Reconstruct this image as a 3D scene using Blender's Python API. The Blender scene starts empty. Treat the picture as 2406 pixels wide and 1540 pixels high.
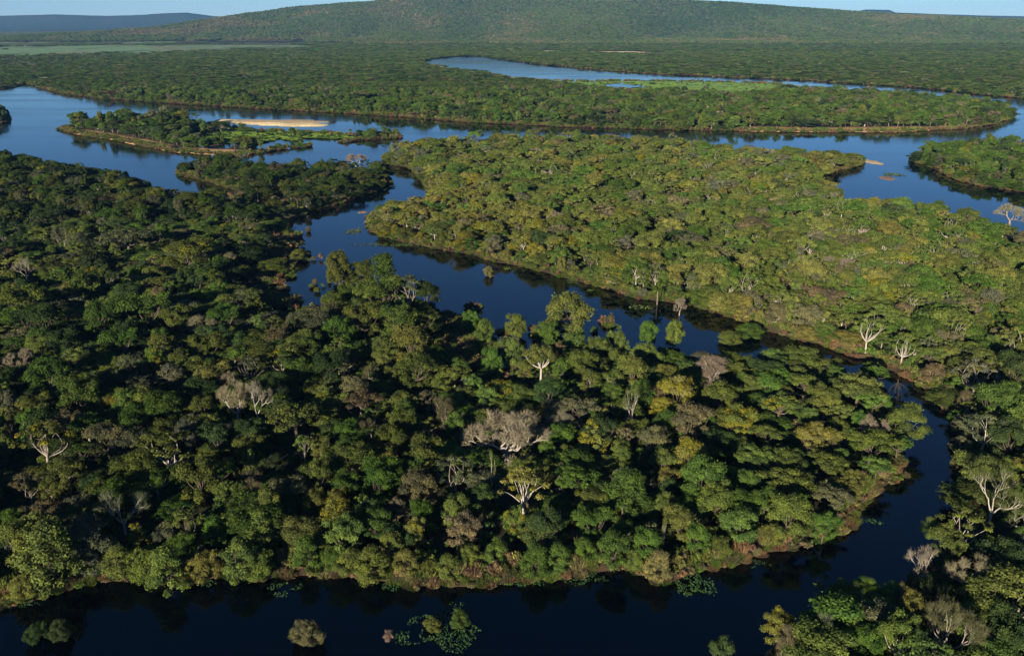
import bpy, math, random
import numpy as np
from mathutils import Vector

# ------------------------------------------------------------------ camera, sky, sun, exposure
scene = bpy.context.scene
PI = math.pi
CAM_H = 100.0
F_D = 2001.0                      # focal length in pixels of a 2405 px wide picture
HORIZON_D = 50.0                  # height of the true horizon in that picture
PITCH = math.atan((770.0 - HORIZON_D) / F_D)
cam_data = bpy.data.cameras.new("camera")
cam_data.sensor_width = 36.0
cam_data.lens = 36.0 * F_D / 2405.0
cam_data.clip_start = 1.0
cam_data.clip_end = 60000.0
cam = bpy.data.objects.new("camera", cam_data)
scene.collection.objects.link(cam)
cam.location = (0, 0, CAM_H)
cam.rotation_euler = (PI / 2 - PITCH, 0, 0)
scene.camera = cam

SUN_EL = math.radians(14.5)
SUN_TO = Vector((0.388, 0.922, 0)).normalized()          # the way the shadows fall, on the ground
sun_dir = Vector((SUN_TO.x * math.cos(SUN_EL), SUN_TO.y * math.cos(SUN_EL), -math.sin(SUN_EL)))
world = bpy.data.worlds.new("World")
scene.world = world
world.use_nodes = True
wn = world.node_tree
bg = wn.nodes["Background"]
sky = wn.nodes.new("ShaderNodeTexSky")
sky.sky_type = 'NISHITA'
sky.sun_disc = False
sky.sun_elevation = SUN_EL
sky.sun_rotation = math.atan2(-SUN_TO.x, -SUN_TO.y)
sky.altitude = 2000.0
sky.air_density = 1.0
sky.dust_density = 0.25
sky.ozone_density = 6.0
wn.links.new(sky.outputs[0], bg.inputs[0])
bg.inputs[1].default_value = 0.052
sun_data = bpy.data.lights.new("sun", 'SUN')
sun_data.energy = 5.0
sun_data.angle = math.radians(0.5)
sun_data.color = (1.0, 0.90, 0.74)
sun = bpy.data.objects.new("sun", sun_data)
scene.collection.objects.link(sun)
sun.rotation_euler = sun_dir.to_track_quat('-Z', 'Y').to_euler()
sun.location = (-200, -400, 300)
vs = scene.view_settings
vs.view_transform = 'Standard'
vs.look = 'None'
vs.exposure = 1.15
vs.gamma = 1.0
scene.render.engine = 'CYCLES'
cy = scene.cycles
cy.max_bounces = 4
cy.diffuse_bounces = 0
cy.glossy_bounces = 2
cy.transmission_bounces = 1
cy.transparent_max_bounces = 4
cy.volume_bounces = 0
cy.use_denoising = True
try:
    cy.denoiser = 'OPENIMAGEDENOISE'
except Exception:
    pass
cy.caustics_reflective = False
cy.caustics_refractive = False

# ------------------------------------------------------------------ helpers
rng = np.random.default_rng(7)
random.seed(7)
COL = scene.collection
CP, SP = math.cos(PITCH), math.sin(PITCH)


def ray(px, py):
    """direction through a point of the 2405 x 1540 picture"""
    x = (np.asarray(px, float) - 1202.5) / F_D
    u = (770.0 - np.asarray(py, float)) / F_D
    return np.stack([x, CP + SP * u, -SP + CP * u], -1)


def G(px, py, z=0.0):
    """point at height z under a picture point"""
    d = ray(px, py)
    t = (z - CAM_H) / d[..., 2]
    return np.stack([d[..., 0] * t, d[..., 1] * t, np.zeros_like(t) + z], -1)


def project(x, y, z):
    f = y * CP - (z - CAM_H) * SP
    u = y * SP + (z - CAM_H) * CP
    return 1202.5 + F_D * x / f, 770.0 - F_D * u / f, f


def S(pts):
    """source pixels (2560 wide) to 2405 wide"""
    return [(x / 1.06445, y / 1.06445) for x, y in pts]


def vnoise(x, y, seed=0):
    """value noise, -1..1"""
    x = np.asarray(x, float); y = np.asarray(y, float)
    xi = np.floor(x); yi = np.floor(y)
    fx = x - xi; fy = y - yi
    fx = fx * fx * (3 - 2 * fx); fy = fy * fy * (3 - 2 * fy)

    def h(a, b):
        n = np.sin(a * 127.1 + b * 311.7 + seed * 74.7) * 43758.5453
        return (n - np.floor(n)) * 2 - 1
    return (h(xi, yi) * (1 - fx) + h(xi + 1, yi) * fx) * (1 - fy) + (h(xi, yi + 1) * (1 - fx) + h(xi + 1, yi + 1) * fx) * fy


def fbm(x, y, seed=0, o=4):
    s = 0; a = 1.0; t = 0
    for k in range(o):
        s = s + a * vnoise(x * 2 ** k, y * 2 ** k, seed + k * 3)
        t += a; a *= 0.5
    return s / t


def tag(o, label=None, cat=None, group=None, kind=None):
    if label: o["label"] = label
    if cat: o["category"] = cat
    if group: o["group"] = group
    if kind: o["kind"] = kind
    return o


def make_mesh(name, verts, faces, mats=(), face_mat=None, attrs=None, smooth=False):
    """faces: list of (n,k) int arrays"""
    me = bpy.data.meshes.new(name)
    verts = np.asarray(verts, np.float32)
    faces = [np.asarray(f, np.int32) for f in faces if len(f)]
    nl = sum(f.size for f in faces); nf = sum(len(f) for f in faces)
    me.vertices.add(len(verts)); me.loops.add(nl); me.polygons.add(nf)
    me.vertices.foreach_set("co", verts.ravel())
    me.loops.foreach_set("vertex_index", np.concatenate([f.ravel() for f in faces]))
    tot = np.concatenate([np.full(len(f), f.shape[1], np.int32) for f in faces])
    start = np.concatenate([[0], np.cumsum(tot)[:-1]]).astype(np.int32)
    me.polygons.foreach_set("loop_start", start)
    if face_mat is not None:
        me.polygons.foreach_set("material_index", np.asarray(face_mat, np.int32))
    if smooth:
        me.polygons.foreach_set("use_smooth", np.ones(nf, bool))
    for m in mats:
        me.materials.append(m)
    me.update(calc_edges=True)
    for an, (dom, typ, data) in (attrs or {}).items():
        a = me.attributes.new(an, typ, dom)
        data = np.asarray(data, np.float32 if typ != 'INT' else np.int32)
        if typ == 'FLOAT_COLOR':
            a.data.foreach_set("color", data.ravel())
        elif typ == 'FLOAT_VECTOR':
            a.data.foreach_set("vector", data.ravel())
        else:
            a.data.foreach_set("value", data.ravel())
    me.validate()
    return me


def link(name, me, parent=None):
    o = bpy.data.objects.new(name, me)
    COL.objects.link(o)
    if parent is not None:
        o.parent = parent
    return o


# ------------------------------------------------------------------ materials
def new_mat(name):
    m = bpy.data.materials.new(name)
    m.use_nodes = True
    nt = m.node_tree
    for n in list(nt.nodes):
        if n.type != 'OUTPUT_MATERIAL':
            nt.nodes.remove(n)
    return m, nt, nt.nodes["Material Output"]


def N(nt, typ, **kw):
    n = nt.nodes.new(typ)
    for k, v in kw.items():
        setattr(n, k, v)
    return n


def math_node(nt, op, a, b=None, clamp=False):
    n = N(nt, "ShaderNodeMath", operation=op, use_clamp=clamp)
    for i, v in enumerate((a, b)):
        if v is None: continue
        if isinstance(v, (int, float)): n.inputs[i].default_value = v
        else: nt.links.new(v, n.inputs[i])
    return n.outputs[0]


def mixc(nt, fac, a, b, blend='MIX'):
    n = N(nt, "ShaderNodeMix", data_type='RGBA', blend_type=blend)
    for sock, v in ((n.inputs[0], fac), (n.inputs[6], a), (n.inputs[7], b)):
        if isinstance(v, (int, float)): sock.default_value = v
        elif isinstance(v, tuple): sock.default_value = (*v, 1)
        else: nt.links.new(v, sock)
    return n.outputs[2]


def foliage_material(name, trans=0.12):
    m, nt, out = new_mat(name)
    t = N(nt, "ShaderNodeAttribute", attribute_type='INSTANCER', attribute_name="tint").outputs["Color"]
    bl = N(nt, "ShaderNodeAttribute", attribute_type='INSTANCER', attribute_name="bloom").outputs["Fac"]
    c = N(nt, "ShaderNodeAttribute", attribute_type='GEOMETRY', attribute_name="clump").outputs["Fac"]
    l = N(nt, "ShaderNodeAttribute", attribute_type='GEOMETRY', attribute_name="leafrand").outputs["Fac"]
    warm = mixc(nt, 1.0, t, (1.28, 1.10, 0.70), 'MULTIPLY')
    col = mixc(nt, math_node(nt, 'MULTIPLY', c, 0.7), t, warm)
    br = math_node(nt, 'ADD', math_node(nt, 'MULTIPLY', l, 0.75), 0.6)
    br = math_node(nt, 'MULTIPLY', br, math_node(nt, 'ADD', math_node(nt, 'MULTIPLY', c, 0.5), 0.75))
    comb = N(nt, "ShaderNodeCombineColor")
    for i in range(3): nt.links.new(br, comb.inputs[i])
    col = mixc(nt, 1.0, col, comb.outputs[0], 'MULTIPLY')
    yes = math_node(nt, 'LESS_THAN', c, bl)
    yes = math_node(nt, 'MULTIPLY', yes, math_node(nt, 'GREATER_THAN', l, 0.25))
    ye = mixc(nt, l, (0.10, 0.10, 0.014), (0.20, 0.175, 0.018))
    col = mixc(nt, yes, col, ye)
    d = N(nt, "ShaderNodeBsdfDiffuse"); nt.links.new(col, d.inputs[0])
    tr = N(nt, "ShaderNodeBsdfTranslucent"); nt.links.new(col, tr.inputs[0])
    mx = N(nt, "ShaderNodeMixShader"); mx.inputs[0].default_value = trans
    nt.links.new(d.outputs[0], mx.inputs[1]); nt.links.new(tr.outputs[0], mx.inputs[2])
    nt.links.new(mx.outputs[0], out.inputs[0])
    return m


def bark_material(name):
    m, nt, out = new_mat(name)
    t = N(nt, "ShaderNodeAttribute", attribute_type='INSTANCER', attribute_name="bark").outputs["Color"]
    co = N(nt, "ShaderNodeTexCoord").outputs["Object"]
    no = N(nt, "ShaderNodeTexNoise"); no.inputs["Scale"].default_value = 3.0; no.inputs["Detail"].default_value = 4
    nt.links.new(co, no.inputs["Vector"])
    dark = mixc(nt, 1.0, t, (0.55, 0.52, 0.48), 'MULTIPLY')
    col = mixc(nt, no.outputs[0], t, dark)
    p = N(nt, "ShaderNodeBsdfPrincipled"); p.inputs["Roughness"].default_value = 0.85
    nt.links.new(col, p.inputs["Base Color"]); nt.links.new(p.outputs[0], out.inputs[0])
    return m


M_LEAF = foliage_material("foliage")
M_TWIG = foliage_material("twigs", 0.05)
M_BARK = bark_material("bark")


def water_material():
    m, nt, out = new_mat("river_water")
    co = N(nt, "ShaderNodeTexCoord").outputs["Object"]
    n1 = N(nt, "ShaderNodeTexNoise"); n1.inputs["Scale"].default_value = 0.55; n1.inputs["Detail"].default_value = 3
    n2 = N(nt, "ShaderNodeTexNoise"); n2.inputs["Scale"].default_value = 0.012; n2.inputs["Detail"].default_value = 4
    mp = N(nt, "ShaderNodeMapping"); mp.inputs["Scale"].default_value = (0.5, 1.6, 1)
    nt.links.new(co, mp.inputs[0]); nt.links.new(mp.outputs[0], n1.inputs["Vector"]); nt.links.new(mp.outputs[0], n2.inputs["Vector"])
    rr = N(nt, "ShaderNodeMapRange"); rr.inputs[1].default_value = 0.42; rr.inputs[2].default_value = 0.62
    rr.inputs[3].default_value = 0.1; rr.inputs[4].default_value = 1.0
    nt.links.new(n2.outputs[0], rr.inputs[0])
    bp = N(nt, "ShaderNodeBump"); bp.inputs["Distance"].default_value = 0.05
    nt.links.new(math_node(nt, 'MULTIPLY', rr.outputs[0], 0.16), bp.inputs["Strength"])
    nt.links.new(n1.outputs[0], bp.inputs["Height"])
    p = N(nt, "ShaderNodeBsdfPrincipled")
    p.inputs["Base Color"].default_value = (0.0001, 0.0004, 0.0010, 1)
    p.inputs["IOR"].default_value = 1.33
    p.inputs["Specular Tint"].default_value = (0.6, 0.92, 1.0, 1)
    sep = N(nt, "ShaderNodeSeparateXYZ"); nt.links.new(co, sep.inputs[0])
    op = N(nt, "ShaderNodeMapRange"); op.inputs[1].default_value = 420; op.inputs[2].default_value = 1100
    op.inputs[3].default_value = 0.02; op.inputs[4].default_value = 0.07
    nt.links.new(sep.outputs[1], op.inputs[0])
    nt.links.new(math_node(nt, 'ADD', math_node(nt, 'MULTIPLY', rr.outputs[0], 0.09), op.outputs[0]), p.inputs["Roughness"])
    nt.links.new(bp.outputs[0], p.inputs["Normal"])
    nt.links.new(p.outputs[0], out.inputs[0])
    return m


def ground_material():
    m, nt, out = new_mat("soil_and_grass")
    a = N(nt, "ShaderNodeAttribute", attribute_type='GEOMETRY', attribute_name="soil").outputs["Color"]
    co = N(nt, "ShaderNodeTexCoord").outputs["Object"]
    n1 = N(nt, "ShaderNodeTexNoise"); n1.inputs["Scale"].default_value = 0.35; n1.inputs["Detail"].default_value = 6
    n2 = N(nt, "ShaderNodeTexNoise"); n2.inputs["Scale"].default_value = 0.03; n2.inputs["Detail"].default_value = 5
    nt.links.new(co, n1.inputs["Vector"]); nt.links.new(co, n2.inputs["Vector"])
    f = math_node(nt, 'MULTIPLY', n1.outputs[0], n2.outputs[0])
    f = math_node(nt, 'ADD', math_node(nt, 'MULTIPLY', f, 3.0), 0.3)
    comb = N(nt, "ShaderNodeCombineColor")
    for i in range(3): nt.links.new(f, comb.inputs[i])
    col = mixc(nt, 1.0, a, comb.outputs[0], 'MULTIPLY')
    bp = N(nt, "ShaderNodeBump"); bp.inputs["Distance"].default_value = 0.6; bp.inputs["Strength"].default_value = 0.7
    nt.links.new(n1.outputs[0], bp.inputs["Height"])
    p = N(nt, "ShaderNodeBsdfPrincipled"); p.inputs["Roughness"].default_value = 0.95
    p.inputs["Specular IOR Level"].default_value = 0.1
    nt.links.new(col, p.inputs["Base Color"]); nt.links.new(bp.outputs[0], p.inputs["Normal"]); nt.links.new(p.outputs[0], out.inputs[0])
    return m


def hill_material(name, c1, c2, c3, scale):
    m, nt, out = new_mat(name)
    co = N(nt, "ShaderNodeTexCoord").outputs["Object"]
    n1 = N(nt, "ShaderNodeTexVoronoi"); n1.inputs["Scale"].default_value = scale
    n2 = N(nt, "ShaderNodeTexNoise"); n2.inputs["Scale"].default_value = 0.0022; n2.inputs["Detail"].default_value = 6
    n3 = N(nt, "ShaderNodeTexNoise"); n3.inputs["Scale"].default_value = 0.02; n3.inputs["Detail"].default_value = 5
    for n in (n1, n2, n3): nt.links.new(co, n.inputs["Vector"])
    r = N(nt, "ShaderNodeMapRange"); r.inputs[1].default_value = 0.4; r.inputs[2].default_value = 0.62
    nt.links.new(n2.outputs[0], r.inputs[0])
    col = mixc(nt, r.outputs[0], c1, c2)
    r3 = N(nt, "ShaderNodeMapRange"); r3.inputs[1].default_value = 0.35; r3.inputs[2].default_value = 0.7
    nt.links.new(n3.outputs[0], r3.inputs[0])
    col = mixc(nt, r3.outputs[0], col, c3)
    v = math_node(nt, 'ADD', math_node(nt, 'MULTIPLY', n1.outputs["Color"], 0.7), 0.6)
    comb = N(nt, "ShaderNodeCombineColor")
    for i in range(3): nt.links.new(v, comb.inputs[i])
    col = mixc(nt, 1.0, col, comb.outputs[0], 'MULTIPLY')
    bp = N(nt, "ShaderNodeBump"); bp.invert = True; bp.inputs["Distance"].default_value = 4.0; bp.inputs["Strength"].default_value = 0.5
    nt.links.new(n1.outputs["Distance"], bp.inputs["Height"])
    p = N(nt, "ShaderNodeBsdfDiffuse")
    nt.links.new(col, p.inputs["Color"]); nt.links.new(bp.outputs[0], p.inputs["Normal"]); nt.links.new(p.outputs[0], out.inputs[0])
    return m


def plain(name, c, rough=0.9, scale=2.0, var=0.5):
    m, nt, out = new_mat(name)
    co = N(nt, "ShaderNodeTexCoord").outputs["Object"]
    n1 = N(nt, "ShaderNodeTexNoise"); n1.inputs["Scale"].default_value = scale; n1.inputs["Detail"].default_value = 5
    nt.links.new(co, n1.inputs["Vector"])
    col = mixc(nt, n1.outputs[0], tuple(x * (1 - var) for x in c), tuple(x * (1 + var) for x in c))
    bp = N(nt, "ShaderNodeBump"); bp.inputs["Distance"].default_value = 0.2; bp.inputs["Strength"].default_value = 0.6
    nt.links.new(n1.outputs[0], bp.inputs["Height"])
    p = N(nt, "ShaderNodeBsdfPrincipled"); p.inputs["Roughness"].default_value = rough
    nt.links.new(col, p.inputs["Base Color"]); nt.links.new(bp.outputs[0], p.inputs["Normal"]); nt.links.new(p.outputs[0], out.inputs[0])
    return m


# ------------------------------------------------------------------ the land, traced as waterlines (2405 px picture points)
LAND = {
 "near": [(-420,1445),(0,1428),(80,1412),(170,1374),(300,1364),(450,1364),(530,1350),(600,1366),(640,1352),(700,1350),(800,1352),(900,1364),(950,1372),(975,1385),(1000,1374),(1100,1376),
   (1230,1364),(1310,1360),(1420,1342),(1485,1328),(1500,1345),(1560,1374),(1600,1360),(1650,1336),(1740,1318),(1800,1296),(1850,1292),(1965,1256),(1995,1236),(2005,1200),(2050,1158),(2110,1126),(2125,1105),
   (2100,1060),(2115,1010),(2090,985),(2085,930),(2062,915),(1960,892),(1880,872),(1830,872),(1790,884),(1740,872),(1690,850),(1600,856),(1500,852),(1440,838),(1380,850),(1290,862),(1240,850),(1180,880),(1110,893),
   (1060,870),(1040,820),(1050,780),(1020,730),(960,700),(900,700),(850,710),(800,742),(760,764),(700,768),(640,748),(606,712),(566,676),(590,640),(650,612),(690,590),(700,560),(676,540),(690,514),
   (745,492),(800,476),(880,450),(916,430),(908,414),(860,412),(800,410),(700,413),(640,412),(600,402),(540,396),(500,392),(425,398),(420,412),(490,427),(540,441),(575,455),(590,466),(560,480),(500,488),
   (450,500),(400,480),(350,455),(230,418),(100,392),(0,384),(-420,380)],
 "right": [(866,520),(870,538),(900,556),(960,572),(1000,580),(1100,596),(1150,612),(1250,634),(1330,652),(1400,672),(1500,702),(1560,708),(1650,726),(1720,746),(1850,792),(1950,818),(2050,852),(2140,892),(2205,935),
   (2240,990),(2235,1060),(2250,1150),(2262,1215),(2245,1290),(2170,1350),(2090,1400),(2000,1448),(1900,1500),(1820,1545),(1760,1640),(1700,1780),(3000,1780),(3000,760),(2600,640),(2405,586),(2300,548),(2200,524),(2100,504),
   (2010,492),(1955,462),(1885,428),(1905,418),(1960,404),(2005,394),(2028,384),(2015,376),(1950,376),(1800,366),(1600,354),(1400,346),(1200,343),(1050,350),(980,356),(920,366),(900,376),(912,384),(950,396),(985,412),(1000,438),(1010,462),(1005,478),(960,490),(900,498),(870,508)],
 "right_island": [(2138,376),(2165,388),(2200,402),(2250,424),(2300,436),(2405,452),(2700,495),(2700,352),(2405,352),(2280,354),(2210,358),(2160,366)],
 "west_island": [(135,304),(160,311),(200,319),(290,334),(370,349),(400,357),(480,363),(560,365),(615,360),(660,352),(720,346),(800,337),(850,330),(946,325),(940,318),(880,320),(850,322),(800,318),(770,314),(700,311),(600,309),(500,303),(450,296),(400,294),(300,296),(200,298),(150,301)],
 "west_islet": [(-60,292),(0,292),(16,287),(20,276),(0,270),(-60,270)],
 "far": [(-700,150),(-700,222),(-60,214),(20,207),(60,198),(85,201),(105,212),(160,224),(240,233),(400,244),(600,256),(800,266),(950,276),(1100,288),(1280,297),(1500,304),(1700,308),(1900,311),(2100,311),(2250,304),(2340,292),(2372,280),(2378,268),
   (2368,262),(2300,254),(2200,243),(2100,231),(2000,219),(1900,209),(1840,201),(1800,197),(1600,192),(1450,191),(1380,193),(1290,191),(1200,184),(1150,174),(1060,164),(990,150),(1010,140),(1070,133.5),(1130,133),(1180,141),(1250,150),(1400,165),(1550,175),
   (1700,182),(1900,190),(2000,197),(2100,203),(2200,211),(2300,223),(2405,232),(3100,300),(3100,60),(-700,60)],
}
HOLES = [  # pools inside the land
 [(600,338),(640,330),(690,330),(720,338),(690,346),(640,348)],
 [(500,330),(545,326),(560,331),(520,336)],
 [(735,338),(790,332),(815,337),(780,345),(740,346)],
 [(1415,199),(1440,196),(1500,200),(1530,205),(1490,208),(1430,204)],
 [(1440,193),(1500,194),(1490,196.5),(1440,196)],
 [(600,655),(640,640),(665,650),(640,675)],
 [(1100,860),(1130,850),(1140,868),(1115,880)],
]


def poly_ground(pts):
    p = np.array(pts, float)
    return G(p[:, 0], p[:, 1])[:, :2]


LAND_G = {k: poly_ground(v) for k, v in LAND.items()}
LAGOON_G = poly_ground([(430,334),(520,330),(600,327),(700,325),(830,326),(880,324),(840,331),(760,339),(690,347),(600,354),(500,352),(440,344)])
HOLES_G = [poly_ground(v) for v in HOLES]


def poly_sd(P, poly, limit=60.0):
    """signed distance, positive inside"""
    P = np.asarray(P, float)
    lo, hi = poly.min(0) - limit, poly.max(0) + limit
    m = ((P > lo) & (P < hi)).all(1)
    if not m.all():                      # far outside: no need to be exact
        out = np.full(len(P), -float(limit))
        if m.any(): out[m] = poly_sd(P[m], poly, limit)
        return out
    best = np.full(len(P), 1e18)
    inside = np.zeros(len(P), bool)
    n = len(poly)
    for i in range(n):
        a = poly[i]; b = poly[(i + 1) % n]
        e = b - a
        w = P - a
        t = np.clip((w @ e) / max(e @ e, 1e-9), 0, 1)
        dd = ((w - t[:, None] * e) ** 2).sum(1)
        np.minimum(best, dd, out=best)
        c = (a[1] <= P[:, 1]) != (b[1] <= P[:, 1])
        with np.errstate(divide='ignore', invalid='ignore'):
            xi = a[0] + (P[:, 1] - a[1]) / (b[1] - a[1]) * e[0]
        inside ^= c & (P[:, 0] < xi)
    return np.where(inside, 1, -1) * np.sqrt(best)


def land_sd(P):
    sd = np.full(len(P), -1e9)
    for poly in LAND_G.values():
        sd = np.maximum(sd, poly_sd(P, poly))
    for h in HOLES_G:
        sd = np.minimum(sd, -poly_sd(P, h))
    lg = poly_sd(P, LAGOON_G)
    wet = fbm(P[:, 0] / 16, P[:, 1] / 42, 77, 3) - 0.02
    sd = np.where(lg > 0, np.minimum(sd, np.maximum(-wet * 22, -lg)), sd)
    r = np.hypot(P[:, 0], P[:, 1])
    amp = np.clip(r / 200.0, 0.7, 5.0)
    return sd + amp * fbm(P[:, 0] / (amp * 4), P[:, 1] / (amp * 4), 5, 3)


def in_poly(P, pts):
    return poly_sd(P, poly_ground(pts))


FAR_SAND = [[(1266,120),(1310,120),(1336,122),(1310,124.5),(1270,124)],[(1380,122),(1480,121.5),(1570,126),(1560,129.5),(1480,127),(1385,125)]]
SAND = [[(496,283),(520,279),(600,283),(700,289),(770,291),(774,297),(700,298),(620,296),(540,290)]]
SANDY = [[(130,300),(220,310),(380,338),(430,352),(420,372),(300,345),(150,318)],[(380,350),(480,352),(560,356),(620,356),(620,372),(480,372),(390,366)],
         [(1540,213),(1590,210),(1620,216),(1580,224),(1545,221)],[(1720,300),(1900,303),(2200,300),(2260,303),(2100,314),(1800,314)]]
MARSH = [[(450,322),(520,314),(620,312),(720,312),(800,318),(830,326),(760,334),(640,340),(540,338),(460,334)],
         [(1180,180),(1300,186),(1400,186),(1500,186),(1650,187),(1790,190),(1900,203),(1860,222),(1800,234),(1700,233),(1600,226),(1500,220),(1420,210),(1300,196),(1200,190)]]
MEADOW = [[(-500,97),(0,97),(200,96),(400,96),(420,104),(520,106),(560,101),(640,104),(800,98),(800,106),(640,118),(420,122),(300,128),(100,130),(0,133),(-500,140)]]
SCRUBLAND = [[(-500,128),(0,126),(150,122),(330,118),(420,118),(360,132),(200,142),(60,158),(0,160),(-500,165)]]
SWAMP = [[(540,462),(600,458),(670,470),(715,510),(730,560),(705,600),(640,590),(580,540),(540,500)],[(570,610),(650,600),(745,600),(780,680),(790,740),(700,770),(620,740)],[(1040,740),(1120,760),(1150,860),(1060,880)]]

HILL_PX = np.array([(-900,100),(-300,97),(0,93),(200,81),(350,69),(500,46),(600,33),(700,19),(800,12),(900,5),(1000,1),(1090,-1),(1200,1),(1400,-1),(1550,2),(1700,8),(1760,13),(1900,22),(2000,30),(2100,36),(2250,43),(2405,49),(2800,62),(3300,75)], float)
RIDGE_Y = 6200.0


def hill_h(x, y):
    px = 1202.5 + F_D * x / (np.clip(y, 4000, 6500) * CP)
    py = np.interp(px, HILL_PX[:, 0], HILL_PX[:, 1])
    rid = np.interp(px, [-200, 250, 700, 2000, 2500], [4500, 5000, 6200, 6200, 5600])
    top = np.maximum(CAM_H + (HORIZON_D - py) / F_D * rid * 0.886, 1.0)
    base = np.interp(px, [-200, 400, 900], [3950, 4150, 4250]) + 120 * vnoise(x / 900, x * 0 + 3.3, 2)
    t = np.clip((y - base) / (rid - base), 0, 1)
    s = t ** 1.25 * (0.55 + 0.45 * t)
    back = np.clip((y - rid) / 2500, 0, 1)
    prof = s * (1 - back ** 1.5)
    g = np.abs(fbm(x / 620 + 0.2 * y / 500, y / 3200, 11, 3))
    m = np.clip(4 * t * (1 - t), 0, 1)
    h = top * prof
    h = h - top * 0.42 * m * (0.40 - g) * 1.2
    # a broad spur with a shaded hollow on its far flank
    h = h + 45 * m * np.exp(-((px - 1380) / 150) ** 2) - 62 * m * np.exp(-((px - 1600) / 95) ** 2) + 14 * m * np.exp(-((px - 880) / 150) ** 2) - 16 * m * np.exp(-((px - 1080) / 80) ** 2)
    h = h + 4 * fbm(x / 90, y / 90, 4, 3) * np.clip(t * 6, 0, 1)
    return np.maximum(h, 0)


def build_ground():
    ns, nr = 430, 460
    r = np.exp(np.linspace(math.log(55), math.log(4700), nr))
    s = np.linspace(-0.98, 0.98, ns)
    R, Sx = np.meshgrid(r, s, indexing='ij')
    X = (R * Sx).ravel(); Y = R.ravel()
    P = np.stack([X, Y], 1)
    sd = land_sd(P)
    dist = np.hypot(X, Y)
    k = np.where(dist < 500, 0.45, 0.3)
    z = np.clip(sd * k, -1.6, 0.75)
    z = np.where(sd > 1.7, 0.75 + 0.35 * np.clip(sd / 20, 0, 1) + 0.15 * fbm(X / 9, Y / 9, 8, 3) * np.clip(sd / 6, 0, 1), z)
    z = np.where(Y > 3900, z + np.clip((Y - 3900) / 800, 0, 1) * 2.0, z)
    soil = np.empty((len(P), 4)); soil[:] = (0.030, 0.028, 0.014, 1)
    bank = np.clip(1 - sd / np.where(dist < 500, 3.0, 9.0), 0, 1)[:, None]
    soil[:, :3] = soil[:, :3] * (1 - bank) + np.array((0.060, 0.038, 0.024)) * bank

    def paint(polys, c, zset=None, soft=6.0):
        for q in polys:
            d = in_poly(P, q) + soft * 0.6 * fbm(X / (soft * 3), Y / (soft * 3), 21, 3)
            f = np.clip(d / soft + 0.5, 0, 1)[:, None]
            soil[:, :3] = soil[:, :3] * (1 - f) + np.array(c) * f
            if zset is not None:
                z[:] = np.where(f[:, 0] > 0.4, np.maximum(z, zset * f[:, 0]), z)
    paint(MARSH, (0.15, 0.25, 0.05), None, 8)
    paint(SWAMP, (0.10, 0.058, 0.034), None, 3)
    paint(SCRUBLAND, (0.15, 0.13, 0.08), None, 30)
    paint(MEADOW, (0.15, 0.23, 0.10), None, 25)
    for q in MEADOW:
        f = (np.clip(in_poly(P, q) / 30, 0, 1) * np.clip(fbm(X / 160, Y / 420, 91, 4) * 2.2, 0, .85))[:, None]
        soil[:, :3] = soil[:, :3] * (1 - f) + np.array((0.17, 0.16, 0.085)) * f
        f = (np.clip(in_poly(P, q) / 30, 0, 1) * np.clip(fbm(X / 70, Y / 200, 95, 3) * 2.5 - .3, 0, .7))[:, None]
        soil[:, :3] = soil[:, :3] * (1 - f) + np.array((0.06, 0.10, 0.04)) * f
    paint(SAND, (0.75, 0.58, 0.30), 0.5, 4)
    paint(FAR_SAND, (0.62, 0.48, 0.28), None, 10)
    paint(SANDY, (0.42, 0.25, 0.12), None, 4)
    idx = np.arange(nr * ns).reshape(nr, ns)
    f = np.stack([idx[:-1, :-1].ravel(), idx[:-1, 1:].ravel(), idx[1:, 1:].ravel(), idx[1:, :-1].ravel()], 1)
    me = make_mesh("ground", np.stack([X, Y, z], 1), [f], [ground_material()], attrs={"soil": ('POINT', 'FLOAT_COLOR', soil)}, smooth=True)
    o = link("ground", me)
    tag(o, "low forest floor and river banks between the channels", kind="structure")


def build_water():
    b = 5200.0
    me = make_mesh("river_water", [(-b, -400, 0), (b, -400, 0), (b, 4650, 0), (-b, 4650, 0)], [[(0, 1, 2, 3)]], [water_material()])
    tag(link("river_water", me), "dark blue river water winding round the forested land", kind="structure")


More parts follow.
